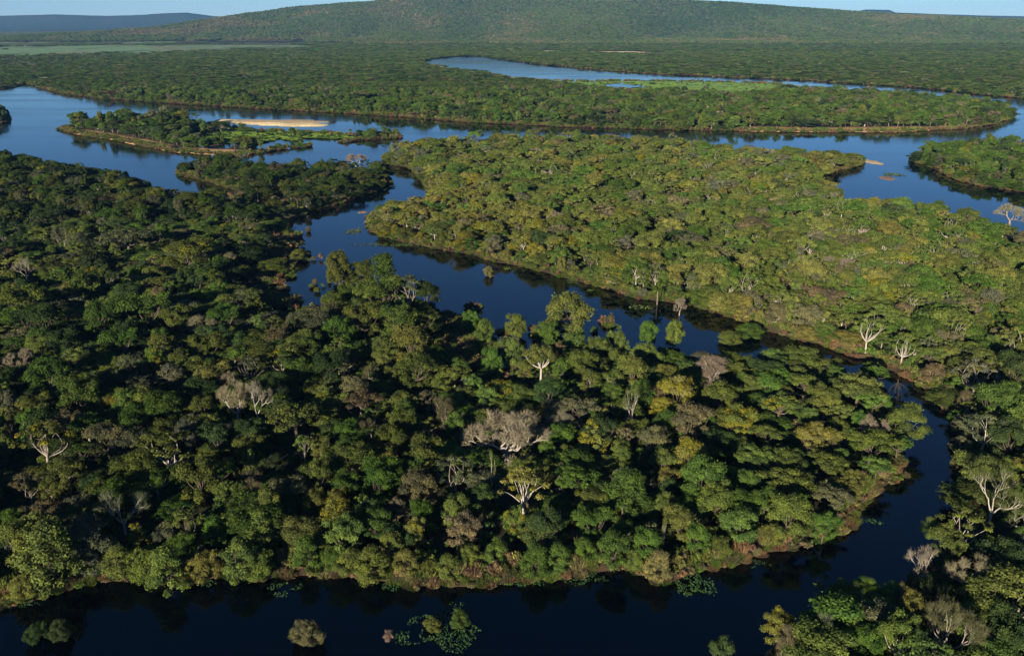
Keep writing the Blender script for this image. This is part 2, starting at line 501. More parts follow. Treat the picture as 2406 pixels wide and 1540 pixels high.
def build_hills():
    xs = np.concatenate([np.linspace(-6500, 6500, 420)])
    ys = np.concatenate([np.linspace(3850, 6400, 130), np.linspace(6450, 9000, 25)])
    Y, X = np.meshgrid(ys, xs, indexing='ij')
    h = hill_h(X.ravel(), Y.ravel())
    z = 2.0 + h
    z = np.where(Y.ravel() < 3900, -1.0, z)
    idx = np.arange(len(ys) * len(xs)).reshape(len(ys), len(xs))
    f = np.stack([idx[:-1, :-1].ravel(), idx[:-1, 1:].ravel(), idx[1:, 1:].ravel(), idx[1:, :-1].ravel()], 1)
    me = make_mesh("hill", np.stack([X.ravel(), Y.ravel(), z], 1), [f],
                   [hill_material("hill_woodland", (0.08, 0.12, 0.05), (0.14, 0.12, 0.07), (0.09, 0.10, 0.05), 0.055)], smooth=True)
    tag(link("hill", me), "long low wooded hill closing the view", kind="structure")
    # distant ranges
    D = 13000.0
    for nm, lab, pts in (("far_hills", "blue distant range beyond the wooded hill on the left", [(-900,44),(-200,40),(0,38),(130,34.5),(250,38),(330,36),(400,31),(440,30.5),(500,38),(560,42),(700,56)]),
                         ("far_hills", "blue flat-topped distant range beyond the wooded hill on the right", [(1900,60),(2010,27),(2030,23),(2085,24),(2100,30),(2180,33),(2300,37),(2420,39),(2900,42),(3300,50)])):
        p = np.array(pts, float)
        px = np.linspace(p[0, 0], p[-1, 0], 260)
        py = np.interp(px, p[:, 0], p[:, 1]) + 0.4 * fbm(px / 18, px * 0, 3, 3)
        x = (px - 1202.5) / F_D * D * CP
        top = CAM_H + (HORIZON_D - py) / F_D * D * 0.886
        rows = []
        for t, k in ((-0.30, 0.0), (-0.2, 0.18), (-0.12, 0.42), (-0.05, 0.8), (0, 1.0), (0.08, 0.7), (0.2, 0.0)):
            yy = D * (1 + t * 0.5)
            n = 1 - 0.3 * (1 - abs(2 * k - 1)) * fbm(x / 700, x * 0 + k * 5, 9, 3)
            rows.append(np.stack([x * (1 + t * 0.5), np.full_like(x, yy), np.maximum(top, 5) * k * n], 1))
        V = np.concatenate(rows); m = len(px)
        idx = np.arange(len(V)).reshape(-1, m)
        f = np.stack([idx[:-1, :-1].ravel(), idx[:-1, 1:].ravel(), idx[1:, 1:].ravel(), idx[1:, :-1].ravel()], 1)
        me = make_mesh(nm, V, [f], [hill_material(nm + "_woodland", (0.035, 0.055, 0.03), (0.055, 0.06, 0.035), (0.04, 0.05, 0.03), 0.03)], smooth=True)
        tag(link(nm, me), lab, kind="structure")
    # the plain between and behind the hills
    me = make_mesh("plain", [(-16000, 4600, 0.5), (16000, 4600, 0.5), (22000, 19000, 0.5), (-22000, 19000, 0.5)], [[(0, 1, 2, 3)]],
                   [hill_material("plain_woodland", (0.04, 0.06, 0.026), (0.07, 0.068, 0.036), (0.05, 0.055, 0.028), 0.03)])
    tag(link("plain", me), "flat wooded plain reaching to the horizon", kind="structure")


build_water(); build_ground(); build_hills()

# ------------------------------------------------------------------ plant geometry
def unit(v):
    return v / np.maximum(np.linalg.norm(v, axis=-1, keepdims=True), 1e-9)


def leaf_quads(c, n, size, asp=0.62, seed=0):
    g = np.random.default_rng(seed)
    k = len(c)
    r = unit(g.normal(size=(k, 3)))
    u = unit(np.cross(n, r)); v = np.cross(n, u)
    s = size if np.ndim(size) else np.full(k, size)
    s = (s * g.uniform(0.7, 1.35, k))[:, None]
    V = np.stack([c - u * s, c + v * s * asp, c + u * s * 1.05, c - v * s * asp], 1).reshape(-1, 3)
    F = np.arange(4 * k).reshape(-1, 4)
    return V, F


def clump_leaves(centres, radii, per_m2, size, g, flat=0.8, inner=0.15, up=0.25):
    C, Nn, cl = [], [], []
    for c, r in zip(centres, radii):
        k = max(10, int(per_m2 * 4 * PI * r * r * 0.75))
        d = unit(g.normal(size=(k, 3)))
        d[:, 2] = np.where(d[:, 2] < -0.35, -d[:, 2] * g.uniform(0.2, 1, k), d[:, 2])
        rad = r * g.uniform(0.72, 1.06, k)
        ins = g.random(k) < inner
        rad = np.where(ins, r * g.uniform(0.2, 0.7, k), rad)
        rad = np.where(g.random(k) < 0.10, r * g.uniform(1.05, 1.32, k), rad)
        bump = 1 + 0.16 * np.sin(d[:, 0] * 5 + c[0]) * np.sin(d[:, 1] * 5 + c[1]) + 0.1 * np.sin(d[:, 2] * 9 + c[2])
        p = c + d * (rad * bump)[:, None] * np.array((1, 1, flat))
        n = unit(d + g.normal(size=(k, 3)) * 0.55 + np.array((0, 0, up)))
        C.append(p); Nn.append(n); cl.append(np.full(k, g.random()))
    return np.concatenate(C), np.concatenate(Nn), np.concatenate(cl)


def tubes(segs, sides=5):
    """segs: list of polylines [(p, r), ...]"""
    V, F = [], []; base = 0
    a = np.linspace(0, 2 * PI, sides, endpoint=False)
    for pl in segs:
        p = np.array([q[0] for q in pl], float); r = np.array([q[1] for q in pl], float)
        m = len(p)
        t = unit(np.gradient(p, axis=0))
        ref = np.where(np.abs(t[:, 2:3]) > 0.9, np.array([[1., 0, 0]]), np.array([[0, 0, 1.]]))
        u = unit(np.cross(t, ref)); v = np.cross(t, u)
        ring = p[:, None, :] + r[:, None, None] * (np.cos(a)[None, :, None] * u[:, None, :] + np.sin(a)[None, :, None] * v[:, None, :])
        V.append(ring.reshape(-1, 3))
        i = np.arange(m - 1)[:, None] * sides; j = np.arange(sides)[None, :]; j2 = (j + 1) % sides
        F.append((base + np.stack([i + j, i + j2, i + sides + j2, i + sides + j], -1)).reshape(-1, 4))
        base += m * sides
    return np.concatenate(V), np.concatenate(F)


class Proto:
    """a plant shape: trunk mesh + crown mesh (separate for single trees) and both joined for the far forest"""
    def __init__(self, key, R, H, trunk, crown, crown_mat=None):
        self.key, self.R, self.H = key, R, H
        self.trunk_me = self.crown_me = None
        V, F, MI, cl, lr = [], [], [], [], []; base = 0
        if trunk is not None:
            tv, tf = trunk
            self.trunk_me = make_mesh(key + "_trunk", tv, [tf], [M_BARK], smooth=True)
            V.append(tv); F.append(tf); MI.append(np.zeros(len(tf))); cl.append(np.zeros(len(tf))); lr.append(np.zeros(len(tf))); base = len(tv)
        if crown is not None:
            cv, cf, cc, ll = crown
            cm = crown_mat or M_LEAF
            self.crown_me = make_mesh(key + "_crown", cv, [cf], [cm], attrs={"clump": ('FACE', 'FLOAT', cc), "leafrand": ('FACE', 'FLOAT', ll)})
            V.append(cv); F.append(cf + base); MI.append(np.ones(len(cf))); cl.append(cc); lr.append(ll)
        self.joined = make_mesh(key + "_plant", np.concatenate(V), [np.concatenate(F)], [M_BARK, crown_mat or M_LEAF], np.concatenate(MI),
                                attrs={"clump": ('FACE', 'FLOAT', np.concatenate(cl)), "leafrand": ('FACE', 'FLOAT', np.concatenate(lr))})


def limb_to(a, b, r0, r1, g, n=4, sag=0.15):
    a = np.array(a, float); b = np.array(b, float)
    L = np.linalg.norm(b - a)
    pl = []
    off = g.normal(size=3) * 0.16 * L; off[2] = abs(off[2]) * sag
    for i in range(n):
        t = i / (n - 1)
        pl.append((a + (b - a) * t + off * math.sin(PI * t) + np.array((0, 0, -0.10 * L * math.sin(PI * t))), r0 + (r1 - r0) * t))
    return pl


def broadleaf(key, seed, R=5.0, H=10.0, kind="dome", leaf=0.165, dens=27.0):
    g = np.random.default_rng(seed)
    cs, rs = [], []
    if kind == "dome":
        n = 26
        z0 = 0.42 * H
        for i in range(n):
            a = i * 2.39996 + g.uniform(-.4, .4)
            q = math.sqrt((i + 0.5) / n)
            rr = R * 0.80 * q * g.uniform(0.85, 1.1)
            zz = z0 + (H * 0.86 - z0) * math.sqrt(max(0, 1 - q * q * 0.92)) + g.normal() * 0.05 * H
            cs.append((rr * math.cos(a), rr * math.sin(a), zz)); rs.append(R * g.choice([.13, .18, .22, .27, .34]))
        for i in range(13):
            a = i * 2.39996 + g.uniform(-.6, .6); q = g.uniform(.45, .80); cs.append((R * q * math.cos(a), R * q * math.sin(a), z0 - g.uniform(-.04, .18) * H)); rs.append(R * g.uniform(.15, .26))
        flat = 0.78
    elif kind == "uneven":
        n = 22
        lobes = [(g.uniform(-.42, .42) * R, g.uniform(-.42, .42) * R, g.uniform(0.62, 0.84) * H, g.uniform(.40, .62) * R) for _ in range(5)]
        for i in range(n * 2):
            lx, ly, lz, lr = lobes[i % 5]
            d = unit(g.normal(size=3)); d[2] = abs(d[2]) * 0.9 - 0.15
            cs.append((lx + d[0] * lr, ly + d[1] * lr, lz + d[2] * lr * 0.75)); rs.append(R * g.choice([.10, .14, .18, .22, .28]))
        for i in range(14):
            a = i * 2.39996 + g.uniform(-.6, .6); q = g.uniform(.35, .78); cs.append((R * q * math.cos(a), R * q * math.sin(a), H * g.uniform(.26, .55))); rs.append(R * g.uniform(.14, .26))
        flat = 0.82
    elif kind == "flat":
        n = 30
        for i in range(n):
            a = i * 2.39996 + g.uniform(-.5, .5)
            q = math.sqrt((i + 0.5) / n)
            rr = R * 0.86 * q * g.uniform(0.8, 1.12)
            zz = H * (0.86 - 0.16 * q ** 2) + g.normal() * 0.035 * H
            cs.append((rr * math.cos(a), rr * math.sin(a), zz)); rs.append(R * g.uniform(0.13, 0.24))
        flat = 0.5
    elif kind == "open":
        n = 20
        for i in range(n):
            a = i * 2.39996 + g.uniform(-.6, .6)
            q = math.sqrt((i + 0.5) / n)
            rr = R * 0.88 * q * g.uniform(0.8, 1.1)
            zz = H * (0.55 + 0.36 * math.sqrt(max(0, 1 - q * q)) + 0.06 * g.normal())
            cs.append((rr * math.cos(a), rr * math.sin(a), zz)); rs.append(R * g.uniform(0.11, 0.19))
        flat = 0.62
    elif kind == "drape":
        n = 34
        lean = g.uniform(-.3, .3, 2)
        for i in range(n):
            t = (i + 0.5) / n
            w = R * (0.50 + 0.30 * g.random() + 0.22 * math.sin(t * 6 + seed)) * (1 if t < 0.8 else 0.7)
            a = i * 2.39996 + g.uniform(-.5, .5)
            cs.append((w * math.cos(a) + lean[0] * t * R, w * math.sin(a) + lean[1] * t * R, H * (0.05 + 0.85 * t))); rs.append(R * g.uniform(0.20, 0.40))
        cs.append((lean[0] * R, lean[1] * R, H * 0.88)); rs.append(R * 0.45)
        flat = 0.95
    elif kind == "mound":
        n = 46
        for i in range(n):
            zz = 1 - 1.75 * (i + .5) / n
            a = i * 2.39996 + g.uniform(-.5, .5)
            rr = (max(0, 1 - zz * zz)) ** .4 * R * .74 * g.uniform(.75, 1.08) * (1 + .22 * math.sin(2 * a + seed) + .12 * math.sin(3 * a + zz * 4))
            cs.append((rr * math.cos(a), rr * math.sin(a), H * (.44 + .42 * zz) + g.normal() * .03 * H)); rs.append(R * g.uniform(.17, .30))
        for i in range(12):
            a = g.uniform(0, 2 * PI); q = g.uniform(.5, .85)
            cs.append((R * q * math.cos(a), R * q * math.sin(a), H * g.uniform(.06, .3))); rs.append(R * g.uniform(.16, .26))
        flat = 0.9
    elif kind == "cone":
        n = 28
        for i in range(n):
            t = (i + .5) / n
            w = R * (1.0 - 0.72 * t) * g.uniform(.6, 1)
            a = i * 2.39996
            cs.append((w * math.cos(a), w * math.sin(a), H * (0.18 + 0.72 * t))); rs.append(R * g.uniform(.2, .34) * (1.1 - .4 * t))
        flat = 0.85
    p, nn, cl = clump_leaves(np.array(cs), np.array(rs), dens, leaf, g, flat)
    keep = p[:, 2] > 0.1
    p, nn, cl = p[keep], nn[keep], cl[keep]
    V, F = leaf_quads(p, nn, leaf, seed=seed + 1)
    crown = (V, F, cl, g.random(len(F)))
    tr = R * (0.055 if kind != "open" else 0.048)
    fork = np.array((g.uniform(-.06, .06) * R, g.uniform(-.06, .06) * R, H * (0.30 if kind != "flat" else 0.45)))
    segs = [[((0, 0, -0.6), tr * 1.5), ((0, 0, 0.25), tr * 1.15), (tuple(fork * np.array((.5, .5, .55))), tr), (tuple(fork), tr * .85)]]
    order = np.argsort([-c[2] for c in cs])[:: max(1, len(cs) // 9)]
    for i in order:
        segs.append(limb_to(fork, np.array(cs[i]) + np.array((0, 0, rs[i] * (.35 if kind in ("open",) else .1))), tr * .5, tr * .10, g, 6))
    tv, tf = tubes(segs)
    return Proto(key, R, H, (tv, tf), crown)


def bare_tree(key, seed, R=5.0, H=9.0, spread=0.9, depth=5, twig=26, limbs=4, fork=0.28, thick=1.0, twl=0.75):
    g = np.random.default_rng(seed)
    segs, tips = [], []

    def grow(p, d, L, r, k):
        n = 4
        pl = [(p.copy(), r)]
        q = p.copy(); dd = d.copy()
        for i in range(1, n):
            dd = unit(dd + g.normal(size=3) * 0.17 + np.array((0, 0, 0.05)))
            q = q + dd * L / (n - 1)
            pl.append((q.copy(), r * (1 - 0.42 * i / (n - 1))))
            if k <= 2 and i < n - 1:
                tips.append((q.copy(), dd.copy()))
        segs.append(pl)
        if k == 0:
            tips.append((q.copy(), dd.copy())); return
        m = 2 if g.random() < 0.55 else 3
        az = g.uniform(0, 2 * PI)
        for j in range(m):
            ref = unit(np.cross(dd, g.normal(size=3)))
            a = az + j * 2 * PI / m
            side = ref * math.cos(a) + np.cross(dd, ref) * math.sin(a)
            ang = g.uniform(0.35, 0.78)
            nd = unit(dd * math.cos(ang) + side * math.sin(ang) + np.array((0, 0, 0.10)))
            if nd[2] < -0.1: nd[2] *= -0.5
            grow(q, unit(nd), L * g.uniform(0.62, 0.8), r * 0.58 * g.uniform(0.85, 1.1), k - 1)
    tr = 0.40 * thick
    f = np.array((g.uniform(-.2, .2), g.uniform(-.2, .2), fork * H))
    segs.append([((0, 0, -0.6), tr * 1.4), ((0, 0, .3), tr * 1.1), (tuple(f * .55), tr), (tuple(f), tr * .9)])
    a0 = g.uniform(0, 2 * PI)
    for i in range(limbs):
        a = a0 + i * 2 * PI / limbs + g.uniform(-.35, .35)
        sp = spread * g.uniform(0.75, 1.1)
        grow(f.copy(), unit(np.array((math.cos(a) * sp, math.sin(a) * sp, 0.62))), R * 0.46, tr * 0.58, depth)
    # fit to size
    allp = np.concatenate([[q[0] for q in s] for s in segs])
    rad = np.percentile(np.hypot(allp[:, 0], allp[:, 1]), 97); top = allp[:, 2].max()
    sc = np.array((R / rad * 0.94, R / rad * 0.94, H * 0.94 / top))
    segs = [[(np.array(p) * (sc if np.array(p)[2] > 0 else 1), r) for p, r in s] for s in segs]
    tv, tf = tubes(segs, 4)
    C, U, = [], []
    for p, d in tips:
        k = twig if twig else 0
        if k:
            dirs = unit(d + g.normal(size=(k, 3)) * 0.75)
            C.append(p * sc + dirs * twl * 0.5 * g.uniform(0.2, 1.3, (k, 1))); U.append(dirs)
    crown = None
    if C:
        C = np.concatenate(C); U = np.concatenate(U); k = len(C)
        v = unit(np.cross(U, g.normal(size=(k, 3))))
        L = (twl * 0.55 * g.uniform(0.5, 1.3, k))[:, None]; w = 0.013
        V = np.stack([C - U * L - v * w, C - U * L + v * w, C + U * L + v * w * .5, C + U * L - v * w * .5], 1).reshape(-1, 3)
        crown = (V, np.arange(4 * k).reshape(-1, 4), g.random(k), g.random(k))
    return Proto(key, R, H, (tv, tf), crown, M_TWIG)


def shrub(key, seed, R=1.6, H=1.9, blades=False):
    g = np.random.default_rng(seed)
    if blades:       # grassy tussock
        k = 420
        a = g.uniform(0, 2 * PI, k); rr = R * np.sqrt(g.random(k)) * 0.75
        lean = unit(np.stack([np.cos(a) * rr / R, np.sin(a) * rr / R, np.full(k, 1.1)], 1) + g.normal(size=(k, 3)) * .22)
        L = H * g.uniform(0.55, 1.0, k)[:, None]
        b = np.stack([np.cos(a) * rr, np.sin(a) * rr, np.zeros(k)], 1)
        v = unit(np.cross(lean, g.normal(size=(k, 3)))) * 0.07
        V = np.stack([b - v, b + v, b + lean * L + v * .4, b + lean * L - v * .4], 1).reshape(-1, 3)
        return Proto(key, R, H, None, (V, np.arange(4 * k).reshape(-1, 4), np.repeat(g.random(k // 20), 20)[:k], g.random(k)))
    n = 9
    cs = np.array([(R * .6 * g.uniform(-1, 1), R * .6 * g.uniform(-1, 1), H * g.uniform(.25, .75)) for _ in range(n)])
    rs = R * g.uniform(.28, .45, n)
    p, nn, cl = clump_leaves(cs, rs, 16, .2, g, .85)
    keep = p[:, 2] > 0
    p, nn, cl = p[keep], nn[keep], cl[keep]
    V, F = leaf_quads(p, nn, .19, seed=seed)
    segs = [limb_to((0, 0, -.3), c, .05, .02, g, 3) for c in cs[:5]]
    return Proto(key, R, H, tubes(segs, 4), (V, F, cl, g.random(len(F))))


PROTO = {}
for i in range(5): PROTO[f"dome{i}"] = broadleaf(f"dome{i}", 100 + i, kind="dome")
for i in range(4): PROTO[f"uneven{i}"] = broadleaf(f"uneven{i}", 200 + i, kind="uneven")
for i in range(3): PROTO[f"flat{i}"] = broadleaf(f"flat{i}", 300 + i, kind="flat", H=9.0)
for i in range(3): PROTO[f"open{i}"] = broadleaf(f"open{i}", 400 + i, kind="open", dens=23.0)
for i in range(4): PROTO[f"drape{i}"] = broadleaf(f"drape{i}", 500 + i, kind="drape", R=3.2, H=10.0)
for i in range(4): PROTO[f"mound{i}"] = broadleaf(f"mound{i}", 550 + i, kind="mound", R=5.0, H=8.5)
PROTO["cone0"] = broadleaf("cone0", 601, kind="cone", R=3.5, H=9.0)
for i in range(3): PROTO[f"bare{i}"] = bare_tree(f"bare{i}", 700 + i, twig=6, thick=.8)
for i in range(3): PROTO[f"stark{i}"] = bare_tree(f"stark{i}", 720 + i, depth=5, twig=2, spread=0.8, limbs=3, thick=.66, fork=.3)
PROTO["spreading"] = bare_tree("spreading", 743, H=5.2, depth=5, twig=4, spread=1.9, limbs=7, fork=.30, thick=0.85, twl=.55)
for i in range(3): PROTO[f"shrub{i}"] = shrub(f"shrub{i}", 800 + i)
for i in range(2): PROTO[f"tussock{i}"] = shrub(f"tussock{i}", 820 + i, blades=True)

# ------------------------------------------------------------------ colours of the plants (leaf reflectance)
TINT = {
 "green": (0.051, 0.092, 0.021), "bright": (0.068, 0.106, 0.028), "dark": (0.034, 0.057, 0.022), "olive": (0.076, 0.100, 0.027),
 "yellowish": (0.112, 0.122, 0.036), "grey": (0.080, 0.092, 0.056), "brownish": (0.092, 0.086, 0.050), "pink": (0.185, 0.165, 0.125), "red": (0.125, 0.082, 0.052), "reed": (0.137, 0.125, 0.057),
}
BARK = {"white": (0.44, 0.39, 0.32), "pale": (0.30, 0.25, 0.20), "brown": (0.10, 0.075, 0.05)}
WORDS = {"green": "green", "bright": "bright green", "dark": "dark green", "olive": "olive", "yellowish": "yellow-green", "grey": "grey-green", "brownish": "brownish", "pink": "pinkish", "red": "reddish", "reed": "straw-coloured"}

# ------------------------------------------------------------------ far forest: one mass per stretch of land
protos_col = bpy.data.collections.new("plant_shapes")
GN_KEYS = [k for k in PROTO]
for i, k in enumerate(GN_KEYS):
    o = bpy.data.objects.new(f"shape_{i:03d}_{k}", PROTO[k].joined)
    protos_col.objects.link(o)
GN_INDEX = {k: i for i, k in enumerate(GN_KEYS)}


def scatter_tree():
    ng = bpy.data.node_groups.new("plant_scatter", 'GeometryNodeTree')
    ng.interface.new_socket("Geometry", in_out='INPUT', socket_type='NodeSocketGeometry')
    ng.interface.new_socket("Geometry", in_out='OUTPUT', socket_type='NodeSocketGeometry')
    gi = ng.nodes.new("NodeGroupInput"); go = ng.nodes.new("NodeGroupOutput")
    ci = ng.nodes.new("GeometryNodeCollectionInfo"); ci.inputs[0].default_value = protos_col
    ci.inputs[1].default_value = True; ci.inputs[2].default_value = True
    ip = ng.nodes.new("GeometryNodeInstanceOnPoints")
    ip.inputs["Pick Instance"].default_value = True

    def named(n, t):
        a = ng.nodes.new("GeometryNodeInputNamedAttribute"); a.data_type = t; a.inputs[0].default_value = n
        return a.outputs[0]
    L = ng.links.new
    L(gi.outputs[0], ip.inputs["Points"]); L(ci.outputs[0], ip.inputs["Instance"])
    L(named("shape", 'INT'), ip.inputs["Instance Index"])
    L(named("turn", 'FLOAT_VECTOR'), ip.inputs["Rotation"])
    L(named("size", 'FLOAT_VECTOR'), ip.inputs["Scale"])
    L(ip.outputs[0], go.inputs[0])
    return ng


SCATTER = scatter_tree()


class Mass:
    def __init__(self): self.p, self.s, self.t, self.k, self.c, self.b, self.bk = [], [], [], [], [], [], []

    def add(self, p, key, W, H, tint, bloom=0.0, bark=BARK["brown"], turn=None):
        pr = PROTO[key]
        self.p.append(p); self.k.append(GN_INDEX[key]); self.s.append((W / (2 * pr.R), W / (2 * pr.R), H / pr.H))
        self.t.append((0, 0, random.uniform(0, 6.283) if turn is None else turn)); self.c.append((*tint, 1)); self.b.append(bloom); self.bk.append((*bark, 1))

    def build(self, name, label, cat):
        if not self.p: return
        n = len(self.p)
        me = bpy.data.meshes.new(name)
        me.vertices.add(n); me.vertices.foreach_set("co", np.array(self.p, np.float32).ravel())
        for an, typ, data in (("size", 'FLOAT_VECTOR', self.s), ("turn", 'FLOAT_VECTOR', self.t), ("shape", 'INT', self.k), ("tint", 'FLOAT_COLOR', self.c), ("bloom", 'FLOAT', self.b), ("bark", 'FLOAT_COLOR', self.bk)):
            a = me.attributes.new(an, typ, 'POINT')
            f = {'FLOAT_VECTOR': "vector", 'FLOAT_COLOR': "color"}.get(typ, "value")
            a.data.foreach_set(f, np.array(data, np.int32 if typ == 'INT' else np.float32).ravel())
        o = link(name, me)
        md = o.modifiers.new("scatter", 'NODES'); md.node_group = SCATTER
        tag(o, label, cat, kind="stuff")
        print("mass", name, n)
        return o


# ------------------------------------------------------------------ single plants
KIND_OF = {"dome": "broadleaf_tree", "uneven": "broadleaf_tree", "flat": "broadleaf_tree", "open": "broadleaf_tree", "cone": "broadleaf_tree", "drape": "vine_covered_tree", "mound": "vine_covered_tree", "bare": "bare_tree", "stark": "bare_tree", "spreading": "bare_tree", "shrub": "shrub", "tussock": "shrub"}
SHAPE_WORD = {"dome": "round-crowned", "uneven": "lumpy-crowned", "flat": "flat-topped", "open": "thin-crowned", "cone": "pointed", "drape": "vine-hung", "mound": "dense", "bare": "leafless", "stark": "leafless", "spreading": "leafless", "shrub": "bushy", "tussock": "tufted"}
CAT = {"broadleaf_tree": "tree", "vine_covered_tree": "tree", "bare_tree": "bare tree", "shrub": "shrub"}
RATIO = {"dome": 0.95, "uneven": 1.0, "flat": 0.72, "open": 0.85, "cone": 1.25, "drape": 1.35, "mound": 0.85, "bare": 0.85, "stark": 0.95, "spreading": 0.62, "shrub": 0.85, "tussock": 0.9}
singles = []          # dicts: pos, key, W, H, tint name, bloom, bark, label


def base_kind(k):
    return k.rstrip("0123456789")


def variant(kind):
    opts = [k for k in GN_KEYS if base_kind(k) == kind]
    return random.choice(opts)


def jit(c, a=0.18):
    v = random.uniform(1 - a, 1 + a)
    return tuple(max(0.004, x * v * random.uniform(0.92, 1.08)) for x in c)


def hand(cx, cy, w, kind, tint="green", bloom=0.0, bark=None, label=None, h=None, ratio=None, base=None):
    """cx, cy, w in pixels of the 2560 px photograph: centre and width of a crown"""
    px, py = cx / 1.06445, cy / 1.06445
    wpx = w / 1.06445
    H = 8.0
    for _ in range(6):
        zc = (0.62 if kind not in ("drape", "mound", "shrub", "tussock", "cone") else 0.5) * H
        if base is not None:
            q = G(base[0] / 1.06445, base[1] / 1.06445, 0.8)
        else:
            q = G(px, py, zc)
        dist = math.sqrt(q[0] ** 2 + q[1] ** 2 + (CAM_H - zc) ** 2)
        W = wpx * dist / F_D * (0.84 if kind in ("bare", "stark") else 1.0)
        H = h if h else W * (ratio or RATIO[kind])
        H = min(max(H, 0.5), 19.0)
        if kind in ("dome", "uneven", "open", "flat", "bare", "stark") and not h: H = min(max(H * 1.08, 7.5), 15.0)
    if bark is None:
        bark = {"bare": "pale", "stark": "white", "spreading": "white", "open": "pale"}.get(kind, "brown")
    singles.append(dict(pos=(float(q[0]), float(q[1]), 0.0), key=kind if kind in PROTO else variant(kind), W=W, H=H, tint=tint, bloom=bloom, bark=bark, label=label, hand=True))




# ---- crowns one can pick out in the photograph (centre x, centre y, width in its pixels)
L_HERO = "wide spreading leafless tree with pale limbs amid the near forest"
hand(1262, 1085, 232, "spreading", "pink", bark="white", label=L_HERO, h=12.0)
hand(588, 1002, 100, "bare", "pink", bark="white", label="pinkish-white leafless tree beside the stark white tree, amid the dark woods", h=13)
hand(640, 998, 96, "stark", "pink", bark="white", label="stark white leafless tree in the dark woods, right of a pinkish one", h=14)
hand(2490, 1235, 168, "stark", "olive", bark="white", label="big white-limbed leafless tree on the channel bank near the frame edge", h=15)
hand(2548, 1300, 110, "stark", "olive", bark="white", label="twisted white tree at the frame edge under the big white-limbed tree", h=9)
hand(2308, 1415, 96, "stark", "pink", bark="white", label="small bright white leafless tree leaning over the channel, near palms", h=10)
hand(2420, 1432, 120, "bare", "pink", bark="white", label="white twiggy leafless tree right of the small bright white one", h=10)
hand(1785, 928, 158, "bare", "pink", bark="white", label="broad pinkish leafless tree behind yellow-flecked trees beside the backwater", h=10)
hand(2190, 1073, 92, "bare", "pink", label="pinkish-brown leafless tree near the tip of the point", h=9)
hand(2379, 1582, 160, "bare", "brownish", label="large brown leafless tree at the bottom edge, right corner", h=12)
hand(2054, 1580, 92, "stark", "grey", bark="white", label="white leafless tree among palms at the bottom edge", h=9)
hand(2268, 1497, 72, "bare", "brownish", label="small brown twiggy tree behind the palms", h=8)
hand(1968, 1612, 100, "bare", "brownish", bark="white", label="brown leafless tree with white stems at the bottom frame edge", h=8)
hand(46, 905, 90, "bare", "pink", label="pinkish leafless dome at the far left edge of the woods", h=10)
hand(62, 672, 60, "stark", "pink", bark="white", label="small white leafless tree by the left frame edge", h=11)
hand(150, 598, 56, "stark", "grey", bark="pale", label="tall thin leafless tree standing above the left woods", h=17)
hand(411, 1136, 158, "open", "olive", bark="white", label="thin-crowned olive tree with long white limbs in the left woods", h=11)
hand(304, 1275, 150, "stark", "grey", bark="white", label="white twisted limbs sticking out of the grey-green crown near the left bank", h=11)
hand(2462, 1082, 120, "open", "grey", bark="white", label="thin grey tree with white limbs on the bank opposite the point", h=11)
hand(2415, 1330, 130, "open", "olive", bark="white", label="thin olive tree with pale limbs right of the nearest palm bend", h=10)
hand(1352, 905, 100, "flat", "olive", bark="white", label="flat-topped tree on a tall white trunk beside the flooded clearing", h=14)
hand(1310, 1228, 150, "open", "yellowish", 0.15, "white", label="thin yellow-green tree with white trunk in front of the spreading bare tree", h=12)
hand(1580, 1012, 60, "stark", "olive", bark="white", label="forked white stem right of the spreading bare tree", h=14)
hand(1660, 1335, 22, "stark", "olive", bark="white", label="short white stub above the near bank", h=9)
hand(1230, 1168, 30, "stark", "olive", bark="white", label="pair of thin white stems just below the spreading bare tree", h=11)
hand(1047, 1221, 106, "dome", "brownish", label="smooth round brownish-olive dome in the middle of the near woods", h=10)
hand(1873, 716, 80, "open", "olive", bark="white", label="white-trunked thin-crowned tree above the sunlit bank", h=13)
hand(1724, 668, 60, "open", "olive", bark="white", label="white thin-crowned tree, leftmost of the pale trunks on the sunlit bank", h=12)
hand(1775, 672, 60, "open", "olive", bark="white", label="white thin-crowned tree, second of the pale trunks on the sunlit bank from the left", h=13)
hand(1828, 680, 62, "open", "yellowish", bark="white", label="forked pale tree between white trunks on the sunlit bank", h=11)
hand(2172, 826, 96, "open", "olive", bark="white", label="thick white trunk at the bend of the sunlit bank", h=14)
hand(2109, 775, 60, "open", "olive", bark="white", label="short white trunk up the slope behind the sunlit bend", h=11)
hand(2258, 868, 70, "open", "olive", bark="white", label="white tree at the top of the narrow channel", h=12)
hand(2395, 830, 60, "open", "olive", bark="white", label="white stem in the shade above the narrow channel", h=12)
hand(1640, 690, 60, "open", "olive", bark="white", label="thin tree with pale limbs near the middle of the sunlit bank", h=10)
hand(1772, 418, 50, "stark", "olive", bark="white", label="pale leafless tree in the far part of the sunlit forest", h=14)
hand(1520, 532, 52, "bare", "pink", label="pinkish bare tree in the middle of the sunlit forest", h=10)
hand(1392, 545, 70, "bare", "pink", bark="white", label="pale pink bare crown in the sunlit forest", h=9)
hand(1340, 385, 52, "bare", "pink", label="pale bare crown near the far edge of the sunlit forest", h=10)
hand(2027, 575, 40, "stark", "olive", bark="white", label="single white trunk deep in the sunlit forest", h=13)
hand(890, 400, 66, "bare", "pink", bark="white", label="whitish-pink bare crown at the tip of the middle island", h=12)
hand(612, 392, 60, "stark", "green", bark="white", label="white-trunked tree on the river side of the middle island", h=14)
hand(2530, 530, 90, "bare", "pink", bark="pale", label="whitish bare crown against the river at the right edge", h=12)
hand(2080, 668, 130, "bare", "pink", label="wide pale bare crown in the brightest part of the sunlit forest", h=9)
hand(1700, 760, 60, "bare", "pink", label="low pinkish bare tree on the sunlit bank", h=7)
